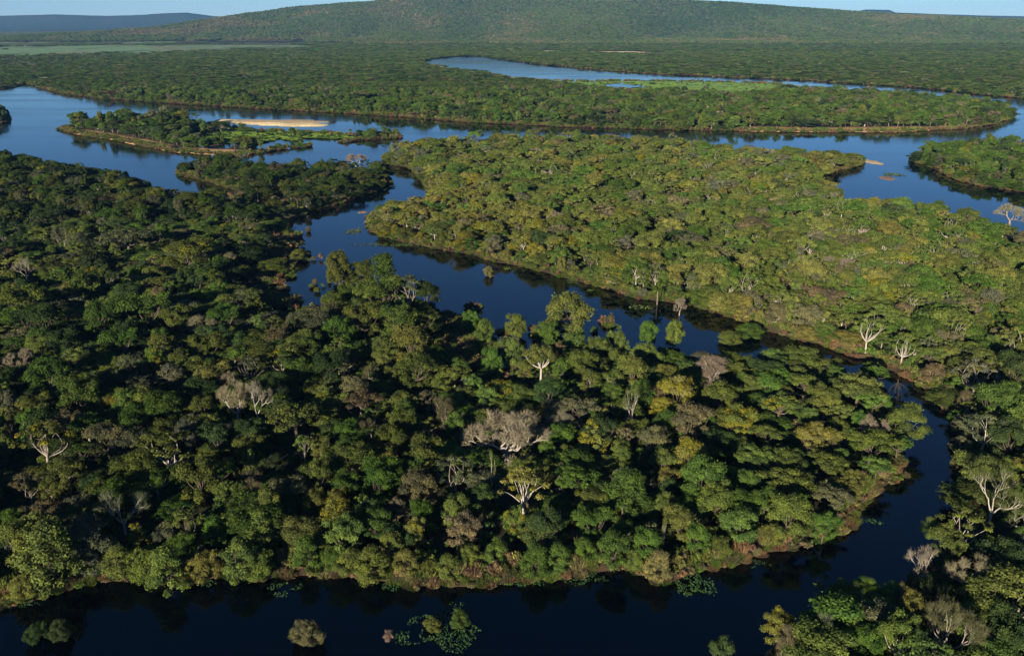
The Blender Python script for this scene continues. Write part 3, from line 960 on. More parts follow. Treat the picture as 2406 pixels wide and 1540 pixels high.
hand(2010, 668, 70, "bare", "pink", bark="pale", label="bare crown just left of the brightest pale patch", h=9)
hand(2215, 665, 80, "open", "yellowish", bark="white", label="thin pale tree right of the brightest pale patch", h=9)
# vine-covered trees and bushes standing in the flooded backwater
hand(1419, 776, 118, "mound", "olive", label="big round sunlit tree standing in the backwater", h=14)
hand(1365, 832, 60, "mound", "green", label="vine-covered tree left of the big round one in the backwater", h=8)
hand(1180, 805, 50, "mound", "green", label="vine-covered tree in the backwater, left of a pair", h=9)
hand(1212, 828, 50, "mound", "bright", label="vine-covered tree in the backwater, right of a pair", h=9)
hand(1290, 812, 52, "mound", "olive", label="lone vine-covered tree mid backwater", h=8)
hand(1275, 880, 66, "mound", "bright", label="tall vine-covered tree at the backwater's near edge", h=10)
hand(1230, 905, 54, "mound", "green", label="vine-covered tree left of the tall white trunk", h=9)
hand(1500, 880, 76, "mound", "olive", label="wide vine-covered tree in the flooded clearing", h=9)
hand(1540, 860, 60, "mound", "olive", label="vine-covered tree in the flooded clearing, right of a wide one", h=9)
hand(1620, 830, 46, "mound", "green", label="vine-covered column at the water, left of a taller column", h=8)
hand(1685, 832, 46, "mound", "olive", label="tall vine-covered column at the water's edge", h=9)
hand(1615, 895, 80, "mound", "olive")
hand(1450, 915, 90, "mound", "olive")
hand(1585, 935, 90, "uneven", "olive")
hand(1430, 866, 70, "uneven", "bright")
hand(845, 668, 72, "mound", "olive", label="tallest vine-covered tree left of the open backwater", h=15)
hand(748, 636, 50, "shrub", "yellowish", label="yellow-green bush standing in the inlet", h=5)
hand(681, 664, 76, "shrub", "olive", label="wide olive bush in the inlet, left of a yellow-green one", h=5.5)
hand(608, 680, 46, "shrub", "olive", label="small bush at the left end of the inlet", h=5)
hand(1221, 678, 27, "shrub", "reed", label="lone straw-green bush in the middle of the channel", h=4.5)
hand(1182, 764, 20, "shrub", "yellowish", label="tiny yellow bush in the backwater", h=2)
hand(1513, 795, 20, "shrub", "reed", label="tiny tan bush right of the big round tree in the backwater", h=2.4)
hand(1131, 836, 22, "shrub", "olive", label="small bush at the left side of the backwater", h=2.6)
hand(1824, 843, 60, "shrub", "olive", label="low olive-red bush in the channel", h=4)
hand(1872, 826, 74, "shrub", "green", label="wide green bush in the narrow channel", h=5)
hand(768, 1579, 72, "shrub", "brownish", label="brownish domed bush standing in the black water near the bottom", h=4)
hand(93, 1579, 50, "shrub", "dark", label="dark bush in black water, left of a pair at the bottom corner", h=3.4)
hand(150, 1572, 52, "shrub", "dark", label="dark bush in black water, right of a pair at the bottom corner", h=3.4)
hand(57, 1472, 66, "shrub", "yellowish", label="yellow-green bush at the waterline by the left edge", h=4)
hand(1150, 1545, 50, "shrub", "green", label="green bush growing on the floating plants in the black water", h=2.4)
hand(1082, 1560, 44, "shrub", "olive", label="olive bush at the left end of the floating plants in black water", h=2.0)
# the left woods
for a in [(125,943,104,"dome","green"),(190,985,118,"uneven","bright",.12),(89,1018,62,"uneven","yellowish"),(226,1004,74,"uneven","olive",.15),(282,1021,52,"dome","yellowish",.5),(332,921,74,"dome","grey"),(304,961,62,"uneven","grey"),
  (447,907,66,"dome","olive"),(357,968,40,"dome","green"),(625,925,92,"open","grey"),(500,1025,66,"uneven","olive"),(738,1054,150,"flat","olive"),(107,1107,134,"open","olive",.3),(304,1097,54,"uneven","olive",.15),(429,1079,50,"uneven","yellowish",.7),
  (479,1064,82,"open","grey"),(625,1125,82,"uneven","olive",.12),(520,1147,62,"dome","olive"),(625,1207,68,"uneven","brownish"),(500,1200,112,"uneven","olive"),(804,1122,62,"uneven","yellowish"),(786,1190,92,"uneven","olive"),(682,1172,74,"dome","dark"),
  (200,1272,92,"open","grey"),(243,1250,74,"uneven","olive"),(365,1268,42,"cone","yellowish"),(71,1222,84,"open","brownish"),(118,1288,104,"flat","brownish"),(71,1350,124,"uneven","olive"),(214,1350,94,"uneven","grey"),(343,1340,50,"cone","yellowish",.3),
  (482,1325,58,"mound","bright"),(540,1330,56,"drape","green"),(610,1300,70,"mound","bright",.12),(662,1330,74,"drape","bright"),(786,1260,74,"mound","yellowish",.25),(838,1300,72,"drape","yellowish",.3),(720,1330,60,"mound","green"),
  (125,1395,110,"drape","olive"),(232,1385,96,"mound","grey"),(290,1405,60,"drape","olive"),(357,1412,80,"mound","olive"),(420,1418,80,"drape","olive"),(511,1415,80,"mound","yellowish"),(590,1400,74,"drape","bright"),(650,1408,80,"mound","bright"),(768,1385,62,"drape","green"),
  (318,604,140,"flat","grey"),(468,640,130,"uneven","olive",.1),(359,780,118,"uneven","bright"),(397,717,78,"flat","yellowish"),(539,705,62,"dome","olive"),(636,769,74,"cone","olive"),(440,800,80,"uneven","olive"),(250,800,90,"uneven","green"),(200,720,90,"uneven","olive"),(560,800,70,"uneven","green"),
  (520,870,80,"uneven","olive"),(120,800,90,"uneven","dark"),(60,760,90,"uneven","olive"),(160,860,80,"dome","dark"),(300,860,80,"uneven","green"),(400,880,70,"open","olive"),(230,650,70,"cone","dark"),
  # block at the backwater
  (905,680,70,"mound","olive"),(960,690,80,"drape","green"),(950,740,110,"uneven","olive"),(1020,735,110,"open","grey"),(1070,745,80,"uneven","dark"),(880,740,76,"uneven","green"),(910,800,96,"uneven","olive"),(990,805,110,"uneven","bright"),(1060,800,80,"dome","olive"),(830,760,70,"uneven","olive"),(850,830,90,"dome","green"),
  (1030,865,110,"uneven","yellowish"),(960,880,84,"mound","olive"),(1040,925,104,"dome","bright"),(850,905,90,"open","grey"),(930,935,60,"bare","brownish"),(1150,930,66,"cone","bright"),(1180,965,50,"uneven","bright"),(770,870,80,"uneven","olive"),(700,850,80,"uneven","brownish"),(740,930,80,"uneven","green"),(690,960,80,"dome","dark"),
  (900,1010,110,"flat","brownish"),(1070,1010,80,"open","brownish"),(1110,1030,120,"bare","brownish"),(1010,1060,90,"uneven","olive"),(930,1080,90,"bare","brownish"),(1140,1070,60,"uneven","bright"),(985,1105,96,"uneven","olive"),(870,1085,80,"dome","green"),(880,1150,104,"uneven","olive"),(1060,1140,100,"uneven","olive"),(1450,1030,110,"flat","brownish"),(1370,985,90,"uneven","dark"),(1490,1085,100,"uneven","dark"),
  (1480,1105,86,"cone","yellowish",.35),(1530,985,60,"dome","green"),(1600,990,60,"drape","green"),(1590,1080,66,"mound","olive",.15),(1555,1150,48,"drape","olive"),(1560,1100,60,"open","brownish"),(1655,1022,62,"dome","yellowish",.85),(1640,1100,90,"uneven","brownish"),
  (950,1199,112,"uneven","green"),(841,1255,68,"mound","yellowish",.3),(1137,1187,124,"open","grey"),(1137,1285,74,"uneven","bright"),(1436,1206,124,"flat","green"),(1559,1244,102,"drape","green"),(1559,1205,90,"open","grey"),(1664,1262,74,"uneven","olive"),(1210,1240,80,"uneven","dark"),(1400,1160,90,"flat","green"),
  (1155,1326,94,"uneven","brownish"),(1039,1333,60,"uneven","yellowish",.3),(980,1367,62,"dome","olive"),(1354,1333,104,"uneven","dark"),(1290,1310,60,"uneven","olive",.2),(1417,1308,44,"cone","yellowish",.5),(1241,1385,68,"mound","bright"),(1335,1405,68,"drape","green"),(1170,1395,64,"mound","olive"),(856,1337,104,"uneven","bright"),(1017,1410,56,"drape","yellowish"),(1077,1425,44,"mound","olive"),
  (1122,1422,50,"drape","olive"),(875,1405,76,"mound","olive"),(930,1415,70,"drape","olive"),(830,1400,60,"mound","green"),(1530,1370,94,"uneven","green"),(1623,1360,84,"uneven","green"),(1642,1415,60,"drape","reed"),(1460,1380,70,"mound","green"),(1400,1400,60,"drape","bright"),(1590,1400,60,"mound","olive"),(930,1310,84,"uneven","green"),(1060,1290,70,"uneven","green"),(1480,1310,86,"uneven","green"),(720,1230,80,"uneven","grey"),(860,1215,70,"uneven","green"),
  # the point at the bend
  (1933,893,66,"mound","bright",0,None,None,5.5),(1999,890,112,"mound","bright",0,None,None,5.5),(2073,920,84,"mound","olive",0,None,None,5.5),(2174,928,58,"mound","olive",0,None,None,5.5),(1995,943,64,"mound","olive",0,None,None,5.5),(1831,910,104,"mound","olive",0,None,None,5.5),(1699,980,104,"uneven","yellowish",.4),(1796,999,94,"uneven","olive"),(1878,968,66,"uneven","olive"),(1948,945,74,"flat","green"),(2010,964,84,"flat","olive"),(2143,980,134,"flat","olive"),(2190,940,66,"flat","green"),
  (1948,1023,114,"flat","bright",.2),(2050,1003,90,"uneven","olive"),(2026,1050,50,"dome","bright"),(2108,1038,66,"flat","olive"),(2182,1011,96,"flat","bright"),(2268,1054,102,"dome","olive"),(1722,1058,112,"uneven","brownish"),(1843,1062,96,"uneven","olive",.5),(1913,1093,84,"flat","olive"),(2030,1100,84,"uneven","yellowish",.2),(2081,1108,44,"uneven","yellowish"),(2178,1120,124,"flat","olive"),(2244,1120,66,"flat","green"),
  (1886,1151,104,"flat","bright"),(1972,1151,86,"flat","olive"),(1726,1143,96,"dome","yellowish",.8),(2069,1170,104,"flat","olive"),(2190,1172,84,"flat","bright"),(1750,1200,124,"uneven","green"),(1972,1217,134,"flat","olive"),(2080,1252,104,"flat","grey"),(1874,1210,66,"uneven","green"),(1796,1256,104,"uneven","olive"),(1913,1256,66,"uneven","green"),(1855,1311,96,"dome","bright"),(1972,1290,114,"dome","olive"),(2060,1312,64,"uneven","green"),(1702,1315,94,"uneven","olive"),(1750,1350,70,"uneven","green"),(2130,1205,60,"flat","olive"),(2150,1060,50,"uneven","green"),(1930,1340,60,"shrub","olive"),(1800,1370,60,"shrub","olive"),
  # bank in the lower right corner
  (2412,999,66,"bare","brownish"),(2439,945,104,"open","grey"),(2500,1010,110,"uneven","green"),(2540,930,90,"uneven","dark"),(2520,1100,90,"uneven","dark"),(2400,1120,60,"open","brownish"),(2440,1180,90,"uneven","olive"),(2093,1507,114,"flat","olive"),(1943,1562,80,"uneven","yellowish",.2),(1800,1632,54,"uneven","dark"),(2470,1500,100,"uneven","olive"),(2530,1420,100,"uneven","dark"),(2530,1590,110,"uneven","dark"),(2370,1370,80,"uneven","olive"),(2460,1390,90,"uneven","dark"),(2280,1590,90,"uneven","dark"),(2180,1620,90,"uneven","green"),(2330,1490,60,"uneven","dark"),
  ]:
    hand(*a)


# ------------------------------------------------------------------ the rest of the forest
hp = np.array([s["pos"][:2] for s in singles]); hr = np.array([s["W"] / 2 for s in singles])


def band_points(y0, y1, sp):
    pts = []
    ys = np.arange(y0, y1, sp * 0.9)
    for y in ys:
        xs = np.arange(-0.72 * y - 25, 0.72 * y + 25, sp)
        xs = xs + ((int(y / sp)) % 2) * sp * 0.5
        pts.append(np.stack([xs + rng.uniform(-.42, .42, len(xs)) * sp, y + rng.uniform(-.42, .42, len(xs)) * sp], 1))
    return np.concatenate(pts)


def which_land(P):
    names = list(LAND_G)
    d = np.stack([poly_sd(P, LAND_G[n]) for n in names])
    return np.array(names)[d.argmax(0)]


bands = [(95, 330, 5.8), (330, 700, 6.8), (700, 1500, 7.4), (1500, 3000, 10.0), (3000, 4200, 15.0)]
pool = []     # near candidates that may become single trees
MASSES = {k: Mass() for k in ("near", "right", "right_island", "west_island", "far")}
MIX_NEAR = [("uneven", .44), ("dome", .24), ("open", .12), ("flat", .08), ("cone", .04), ("bare", .02)]
MIX_RIGHT = [("uneven", .26), ("dome", .30), ("flat", .26), ("open", .20), ("bare", .02)]
MIX_FAR = [("uneven", .42), ("dome", .38), ("flat", .09), ("open", .08), ("cone", .02), ("bare", .012)]
TINT_LEFT = [("green", .28), ("olive", .24), ("dark", .30), ("bright", .05), ("grey", .08), ("yellowish", .02), ("brownish", .03)]  # extra dark share: dense dark trees, plus left-side shade put into colour
TINT_NEAR = [("green", .26), ("olive", .34), ("dark", .14), ("bright", .10), ("grey", .08), ("yellowish", .05), ("brownish", .03)]
TINT_RIGHT = [("green", .18), ("olive", .40), ("bright", .14), ("yellowish", .17), ("grey", .07), ("brownish", .03), ("dark", .01)]
TINT_FAR = [("green", .46), ("olive", .16), ("dark", .20), ("bright", .11), ("grey", .05), ("brownish", .05)]


def pick(mix):
    r = random.random() * sum(w for _, w in mix)
    for k, w in mix:
        r -= w
        if r <= 0: return k
    return mix[0][0]


excl_polys = MARSH + MEADOW
for bi, (y0, y1, sp) in enumerate(bands):
    P = band_points(y0, y1, sp)
    sd = land_sd(P)
    P, sd = P[sd > (1.0 if y0 < 700 else 2.0)], sd[sd > (1.0 if y0 < 700 else 2.0)]
    ex = np.zeros(len(P), bool)
    for q in excl_polys:
        inside = in_poly(P, q) > -2
        if q in MEADOW: inside &= fbm(P[:, 0] / 220, P[:, 1] / 330, 61, 3) < 0.22
        else: inside &= rng.random(len(P)) < 0.985
        ex |= inside
    if y0 >= 300:
        for q in SAND + SANDY + FAR_SAND: ex |= in_poly(P, q) > -1
    sw = np.zeros(len(P), bool)
    for q in SWAMP: sw |= in_poly(P, q) > 0
    for q in SCRUBLAND: sw |= in_poly(P, q) > 0
    ex |= sw & (rng.random(len(P)) < 0.72)
    P, sd = P[~ex], sd[~ex]
    if y0 < 700:
        free = np.ones(len(P), bool)
        for (hx, hy), rr in zip(hp, hr):
            free &= (P[:, 0] - hx) ** 2 + (P[:, 1] - hy) ** 2 > (0.72 * rr + 1.2) ** 2
        P, sd = P[free], sd[free]
    lands = which_land(P)
    big = fbm(P[:, 0] / 60, P[:, 1] / 60, 31, 3)          # patches of taller and lower forest
    for (x, y), d, ln, bn in zip(P, sd, lands, big):
        near = y < 420
        right = ln in ("right",)
        if y < 420 and not right and random.random() < 0.27: continue
        kind = pick(MIX_RIGHT if right else (MIX_NEAR if y < 600 else MIX_FAR))
        tint = pick(TINT_RIGHT if right else ((TINT_LEFT if x < -25 else TINT_NEAR) if ln == "near" else TINT_FAR))
        W = sp * random.choice([.8, 1.0, 1.2, 1.4, 1.6, 1.8, 2.1]) * random.uniform(.9, 1.1) * (1 + 0.2 * bn)
        if random.random() < 0.12: W *= 1.4
        H = (9.0 + 3.0 * bn) * random.uniform(0.55, 1.4)
        if not right and y < 420: H *= 0.74
        if right: H = (8.0 + 2.4 * bn) * random.uniform(0.6, 1.25) * (1.25 if W > 11 else 1)
        if y > 700: H = 9.5 * random.uniform(.5, 1.55) * (1 + .25 * bn); W *= random.uniform(.8, 1.35)
        if y > 700 and random.random() < 0.2: continue
        if ln == 'far' and y > 1250 and d < 70: H *= 0.45
        if ln == 'west_island' and x <= -310: H *= 1.25
        if ln == 'west_island' and x > -310: H *= 0.72; W *= .85
        if d < 7 and y < 1500:
            if random.random() < 0.75: kind = random.choice(["drape", "mound"])
            H *= random.uniform(0.5, 0.85); W *= 0.85
        if kind == "bare": tint = random.choice(["pink", "pink", "brownish", "grey"])
        bloom = 0.0
        rb = random.random()
        if rb < (0.04 if y < 1000 else 0.0): bloom = random.uniform(0.15, 0.6)
        if right and x < 20 and y < 520 and random.random() < 0.5: tint = "yellowish"; bloom = random.choice([0, 0.15, 0.3, 0.5])
        bark = "white" if (right and random.random() < .3) else ("pale" if random.random() < .4 else "brown")
        rec = dict(pos=(x, y, 0.0), key=variant(kind), W=W, H=H, tint=tint, bloom=bloom, bark=bark, label=None, land=ln)
        if near: pool.append(rec)
        else:
            m = MASSES["far" if ln == "far" else ("west_island" if ln.startswith("west") else ln)]
            m.add((x, y, 0.6), rec["key"], W, H, jit(tuple(v * (.66 if ln == 'near' and x < -15 else (1.12 if right else 1)) * (1 + 0.55 * min(1, max(0, (y - 1200) / 2400))) for v in TINT[tint]), .18 if y < 700 else .3), bloom, BARK[bark])  # left bank tints darkened: shade of those woods put into colour

# the largest in the picture become trees of their own
CAPS = {"broadleaf_tree": 300, "vine_covered_tree": 150, "bare_tree": 100, "shrub": 120}
count = {}
for s in singles:
    k = KIND_OF[base_kind(s["key"])]; count[k] = count.get(k, 0) + 1


def seen_size(r):
    px, py, f = project(r["pos"][0], r["pos"][1], r["H"] * .7)
    inside = -20 < px < 2425 and 0 < py < 1560
    return r["W"] / f if inside else -1


pool.sort(key=seen_size, reverse=True)
for r in pool:
    k = KIND_OF[base_kind(r["key"])]
    if seen_size(r) > 0 and count.get(k, 0) < CAPS[k]:
        count[k] = count.get(k, 0) + 1; singles.append(r)
    else:
        ln = r["land"]
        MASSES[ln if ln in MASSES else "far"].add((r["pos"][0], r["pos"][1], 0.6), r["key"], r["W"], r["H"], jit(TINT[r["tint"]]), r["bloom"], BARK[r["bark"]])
print("singles", count)

# woodland on the hill
P = band_points(3950, 6350, 15.5)
hh = hill_h(P[:, 0], P[:, 1])
hillwood = Mass()
bn = fbm(P[:, 0] / 260, P[:, 1] / 420, 51, 4)
for (x, y), z, b in zip(P, hh, bn):
    if abs(x) > .66 * y or (z < 2 and 1202.5 + F_D * x / (y * CP) < 830): continue
    tint = random.choice(["brownish", "olive", "brownish", "reed"]) if b + random.uniform(-.25, .25) > .32 else random.choice(["green", "olive", "green", "dark", "grey"])
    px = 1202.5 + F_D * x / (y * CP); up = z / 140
    hollow_shade = math.exp(-((px - 1610 - 260 * max(0, up - .6)) / (110 + 160 * max(0, up - .5))) ** 2) * min(1, up * 2) + .5 * math.exp(-((px - 1090) / 50) ** 2)  # shade of the hollows put into tree tints, beside darker gully woods
    if random.random() < hollow_shade: tint = random.choice(["dark", "dark", "green"])
    W = random.uniform(12, 21)
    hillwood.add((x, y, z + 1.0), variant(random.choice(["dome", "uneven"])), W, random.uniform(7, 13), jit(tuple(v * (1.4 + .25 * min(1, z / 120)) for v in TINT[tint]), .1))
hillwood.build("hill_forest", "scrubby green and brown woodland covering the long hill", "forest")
MASSES["near"].build("forest", "dark mixed woods running back along the left bank behind the single trees", "forest")
MASSES["right"].build("forest", "sunlit unbroken forest on the broad land across the winding channel", "forest")
MASSES["right_island"].build("forest", "dark woods on the island at the right edge of the river", "forest")
MASSES["west_island"].build("forest", "dark trees on the low island with the sandbar", "forest")
MASSES["far"].build("forest", "distant forest beyond the main river up to the hill foot", "forest")

# ---- scrub along the waterlines and undergrowth
scrub = Mass(); under = Mass()


def along_shore(poly, step, lo, hi):
    out = []
    n = len(poly)
    for i in range(n):
        a, b = poly[i], poly[(i + 1) % n]
        L = np.linalg.norm(b - a)
        if L > 900: continue
        nrm = np.array((-(b - a)[1], (b - a)[0])) / max(L, 1e-6)
        m = 0.5 * (a + b)
        st = step * max(1.0, np.linalg.norm(m) / 330.0)
        for t in np.arange(0, L, st):
            for s in (random.uniform(lo, hi), random.uniform(lo, hi)):
                out.append(a + (b - a) * ((t + random.uniform(0, st)) / max(L, 1e-6)) + nrm * s * max(1.0, np.linalg.norm(m) / 600))
    return out


for nm, poly in LAND_G.items():
    pts = np.array(along_shore(poly, 0.35, -6, 6))
    px, py, f = project(pts[:, 0], pts[:, 1], 0.5)
    ok = (pts[:, 1] > 80) & (px > -100) & (px < 2505) & (py < 1620) & (pts[:, 1] < 2300)
    pts = pts[ok]
    sd = land_sd(pts)
    for (x, y), d in zip(pts, sd):
        if not (-0.6 < d < 4.8 * max(1, y / 600)): continue
        r = math.hypot(x, y); k = min(max(1.0, r / 450), 2.6)
        low = d < 1.6 * k
        if low:
            key = random.choice(["tussock0", "tussock1", "shrub0"]); W = random.uniform(1.3, 2.8) * k; H = random.uniform(0.7, 1.7) * k ** .5
            tint = random.choice(["red", "red", "reed", "brownish", "olive", "olive", "green"])
        else:
            key = random.choice(["shrub0", "shrub1", "shrub2", "tussock0"]); W = random.uniform(1.8, 3.8) * k; H = random.uniform(1.2, 3.0) * k ** .5
            tint = random.choice(["olive", "green", "reed", "yellowish", "olive", "red"])
        scrub.add((x, y, max(0.02, min(0.75, d * 0.4))), key, W, H, jit(TINT[tint]))
for qd in MARSH:
    g0 = poly_ground(qd); lo, hi = g0.min(0), g0.max(0)
    PP = np.stack([rng.uniform(lo[0], hi[0], 5000), rng.uniform(lo[1], hi[1], 5000)], 1)
    PP = PP[(in_poly(PP, qd) > 0)]; sdm = land_sd(PP)
    for (x, y), d in zip(PP[sdm > 0.3], sdm[sdm > 0.3]):
        if random.random() < .75: scrub.add((x, y, .5), random.choice(["tussock0", "tussock1"]), random.uniform(3, 7), random.uniform(.5, 1.2), jit((.15, .25, .05), .3))
        elif random.random() < .25: scrub.add((x, y, .5), random.choice(["shrub0", "shrub1"]), random.uniform(2.5, 6), random.uniform(1.5, 3.5), jit(TINT["green"], .3))
for qd in SWAMP:
    g0 = poly_ground(qd); lo, hi = g0.min(0), g0.max(0)
    PP = np.stack([rng.uniform(lo[0], hi[0], 900), rng.uniform(lo[1], hi[1], 900)], 1)
    PP = PP[(in_poly(PP, qd) > 0) & (fbm(PP[:, 0] / 9, PP[:, 1] / 9, 41, 3) > -.1)]
    for (x, y), d in zip(PP, land_sd(PP)):
        if d < -14: continue
        key = random.choice(["tussock0", "tussock1", "shrub0", "shrub1"])
        scrub.add((x, y, .02 if d < 0 else .5), key, random.uniform(2.0, 6.5), random.uniform(.8, 3.6), jit(TINT[random.choice(["red", "olive", "brownish", "olive", "green", "reed"])], .25))
for s in singles:
    if s.get("label") and ("backwater" in s["label"] or "clearing" in s["label"] or "inlet" in s["label"]):
        for _ in range(9):
            a = random.uniform(0, 6.28); rr = s["W"] * random.uniform(.4, 1.1)
            scrub.add((s["pos"][0] + rr * math.cos(a), s["pos"][1] + rr * math.sin(a), .02), random.choice(["shrub0", "shrub1", "shrub2", "mound0", "tussock0"]), random.uniform(1.5, 4.0), random.uniform(.7, 3.0), jit(TINT[random.choice(["olive", "red", "green", "brownish", "olive"])], .2))
scrub.build("bank_scrub", "rusty and straw-coloured scrub along the waterlines", "scrub")
P = band_points(95, 420, 3.6)
sd = land_sd(P); ok = sd > 2.5
for (x, y), d in zip(P[ok], sd[ok]):
    under.add((x, y, 0.8), random.choice(["shrub0", "shrub1", "shrub2"]), random.uniform(2.2, 4.0), random.uniform(1.0, 2.6), jit(TINT[pick(TINT_NEAR)]))
under.build("undergrowth", "low bushes filling the gaps under the near trees", "undergrowth")

# ---- single plants become objects
trunk_count = 0


def place(rec, name, label, group):
    pr = PROTO[rec["key"]]
    root = bpy.data.objects.new(name, None)
    COL.objects.link(root)
    root.empty_display_size = 1.0
    root.location = (rec["pos"][0], rec["pos"][1], rec.get("z", 0.5))
    root.rotation_euler = (0, 0, rec.get("turn", random.uniform(0, 2 * PI)))
    root.scale = (rec["W"] / (2 * pr.R), rec["W"] / (2 * pr.R), rec["H"] / pr.H)
    tag(root, label, CAT[name], group)
    t = jit(TINT[rec["tint"]], 0.12)
    if name != "bare_tree" and rec["pos"][0] < -15 and rec["pos"][1] > 150: t = tuple(v * 0.7 for v in t)      # shade of the left woods put into leaf colour
    bareish = name == "bare_tree"
    for nm, me in (("stems" if name == "shrub" else "trunk", pr.trunk_me), ("twigs" if bareish else ("foliage" if name == "shrub" else "crown"), pr.crown_me)):
        if me is None: continue
        o = link(nm, me, root)
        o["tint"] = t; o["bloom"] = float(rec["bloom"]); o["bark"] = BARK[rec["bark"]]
    return root


REGION = []


def proj_rec(r):
    return project(r["pos"][0], r["pos"][1], r["H"] * 0.7)


# landmarks others are described by: (short phrase, picture x, y)
MARKS = [("the wide spreading bare tree", 1148, 1026), ("the stark white tree", 600, 938), ("the big backwater tree", 1333, 729), ("the big white-limbed tree", 2339, 1160),
         ("the broad pinkish bare tree", 1677, 872), ("the smooth brownish dome", 984, 1147), ("the twisted white limbs", 286, 1198), ("the white-limbed olive tree", 386, 1067),
         ("the point's bare tree", 2057, 1008), ("the tall white trunk", 1270, 850), ("the small white channel tree", 2168, 1329), ("the white-trunked yellow-green tree", 1231, 1154),
         ("the tallest vine-covered tree", 794, 628), ("the short white stub", 1560, 1254), ("the left-edge pinkish dome", 43, 850), ("the forked white stem", 1484, 951),
         ("the sunlit bank's white trunks", 1690, 640), ("the white trunk at the channel bend", 2040, 776), ("the mat beyond the spit", 1630, 1368), ("the left floating mat", 664, 1384), ("the rust-red bank spit", 1545, 1335)]
mk = np.array([(m[1], m[2]) for m in MARKS], float)
buckets = {}
for r in singles:
    if r.get("label"): continue
    px, py, f = proj_rec(r)
    d = np.hypot(mk[:, 0] - px, (mk[:, 1] - py) * 1.3)
    i = int(d.argmin())
    dx, dy = px - mk[i, 0], (py - mk[i, 1]) * 1.3
    rel = ("right of" if dx > 0 else "left of") if abs(dx) > abs(dy) else ("in front of" if dy > 0 else "behind")
    kind = base_kind(r["key"])
    adj = WORDS[r["tint"]] + (" yellow-flecked" if r["bloom"] > 0.1 and r["tint"] != "yellowish" else (" yellow-blooming" if r["bloom"] > .1 else ""))
    noun = "bush" if KIND_OF[kind] == "shrub" else "tree"
    buckets.setdefault((adj, kind, noun, rel, i), []).append((d[i], r))
ORD = ["", "nearest", "second", "third", "fourth", "fifth", "sixth", "seventh", "eighth", "ninth", "tenth"]
for (adj, kind, noun, rel, i), lst in buckets.items():
    lst.sort(key=lambda q: q[0])
    for n, (_, r) in enumerate(lst):
        base = f"{adj} {SHAPE_WORD[kind]} {noun}"
        r["label"] = f"{base} {rel} {MARKS[i][0]}" if len(lst) == 1 else f"{base} {rel} {MARKS[i][0]}, {ORD[min(n + 1, 10)]} from it"
GROUPS = {"broadleaf_tree": "leafy trees of the near woods", "vine_covered_tree": "vine-covered trees along the water", "bare_tree": "leafless pale trees", "shrub": "bushes in and beside the water"}
for r, sdl in zip(singles, land_sd(np.array([r["pos"][:2] for r in singles]))):
    nm = KIND_OF[base_kind(r["key"])]
    if nm == "shrub" and r["W"] > 3.2: r["key"] = variant("mound")
    r["z"] = 0.55 if sdl > 1.5 else (0.0 if sdl < 0 else 0.2)
    place(r, nm, r["label"], GROUPS[nm])

# ------------------------------------------------------------------ palms
def frond_mesh():
    L = 2.6; n = 19
    V, F = [], []

    def rach(t): return np.array((L * t * (1 - 0.12 * t), 0, 0.95 * t - 1.35 * t * t))
    for i in range(n):
        t = 0.12 + 0.86 * i / (n - 1)
        p = rach(t); q = rach(min(1, t + .05))
        d = unit(q - p)
        ll = 0.95 * math.sin(PI * (0.16 + 0.8 * t)) + 0.12
        for s in (-1, 1):
            tip = p + np.array((d[0] * ll * .55, s * ll * .8, -ll * .28))
            w = d * 0.055
            b = len(V); V += [p - w, p + w, tip + w * .3, tip - w * .3]; F.append((b, b + 1, b + 2, b + 3))
    for i in range(6):
        a, c = rach(i / 6), rach((i + 1) / 6); w = np.array((0, .045, 0)); u = np.array((0, 0, .04))
        b = len(V); V += [a - w, a + w, c + w * .8, c - w * .8]; F.append((b, b + 1, b + 2, b + 3))
        b = len(V); V += [a - u, a + u, c + u * .8, c - u * .8]; F.append((b, b + 1, b + 2, b + 3))
    nf = len(F)
    g = np.random.default_rng(3)
    return make_mesh("frond", np.array(V), [np.array(F)], [M_LEAF], attrs={"clump": ('FACE', 'FLOAT', g.uniform(.3, .8, nf)), "leafrand": ('FACE', 'FLOAT', g.uniform(.3, .9, nf))})


FROND = frond_mesh()
tv, tf = tubes([[((0, 0, -.5), .20), ((.05, 0, 1.5), .16), ((.12, .05, 3.2), .14), ((.15, .1, 5.0), .13)]], 7)
PALM_TRUNK = make_mesh("palm_trunk", tv, [tf], [M_BARK], smooth=True)
PALMS = [(2340,1322,"palm beside the thin olive tree above the channel"),(2165,1462,"palm overhanging the channel behind the other bottom-edge palms"),(2207,1515,"palm in the middle of the bottom corner grove"),(2140,1572,"bright palm at the front of the bottom corner grove"),(2178,1590,"palm right of the bright front palm at the bottom edge"),
         (2436,1480,"palm below the white twiggy tree"),(2452,1516,"palm in the shade lowest of two below the white twiggy tree"),(2120,1475,"palm at the channel edge left of the overhanging palm"),(2235,1475,"palm between the overhanging palm and the small brown twiggy tree"),(2095,1545,"palm nearest the dark channel in the bottom corner grove"),
         (1655,705,"palm on the sunlit bank left of the white trunks"),(1645,722,"low palm at the foot of the sunlit bank")]
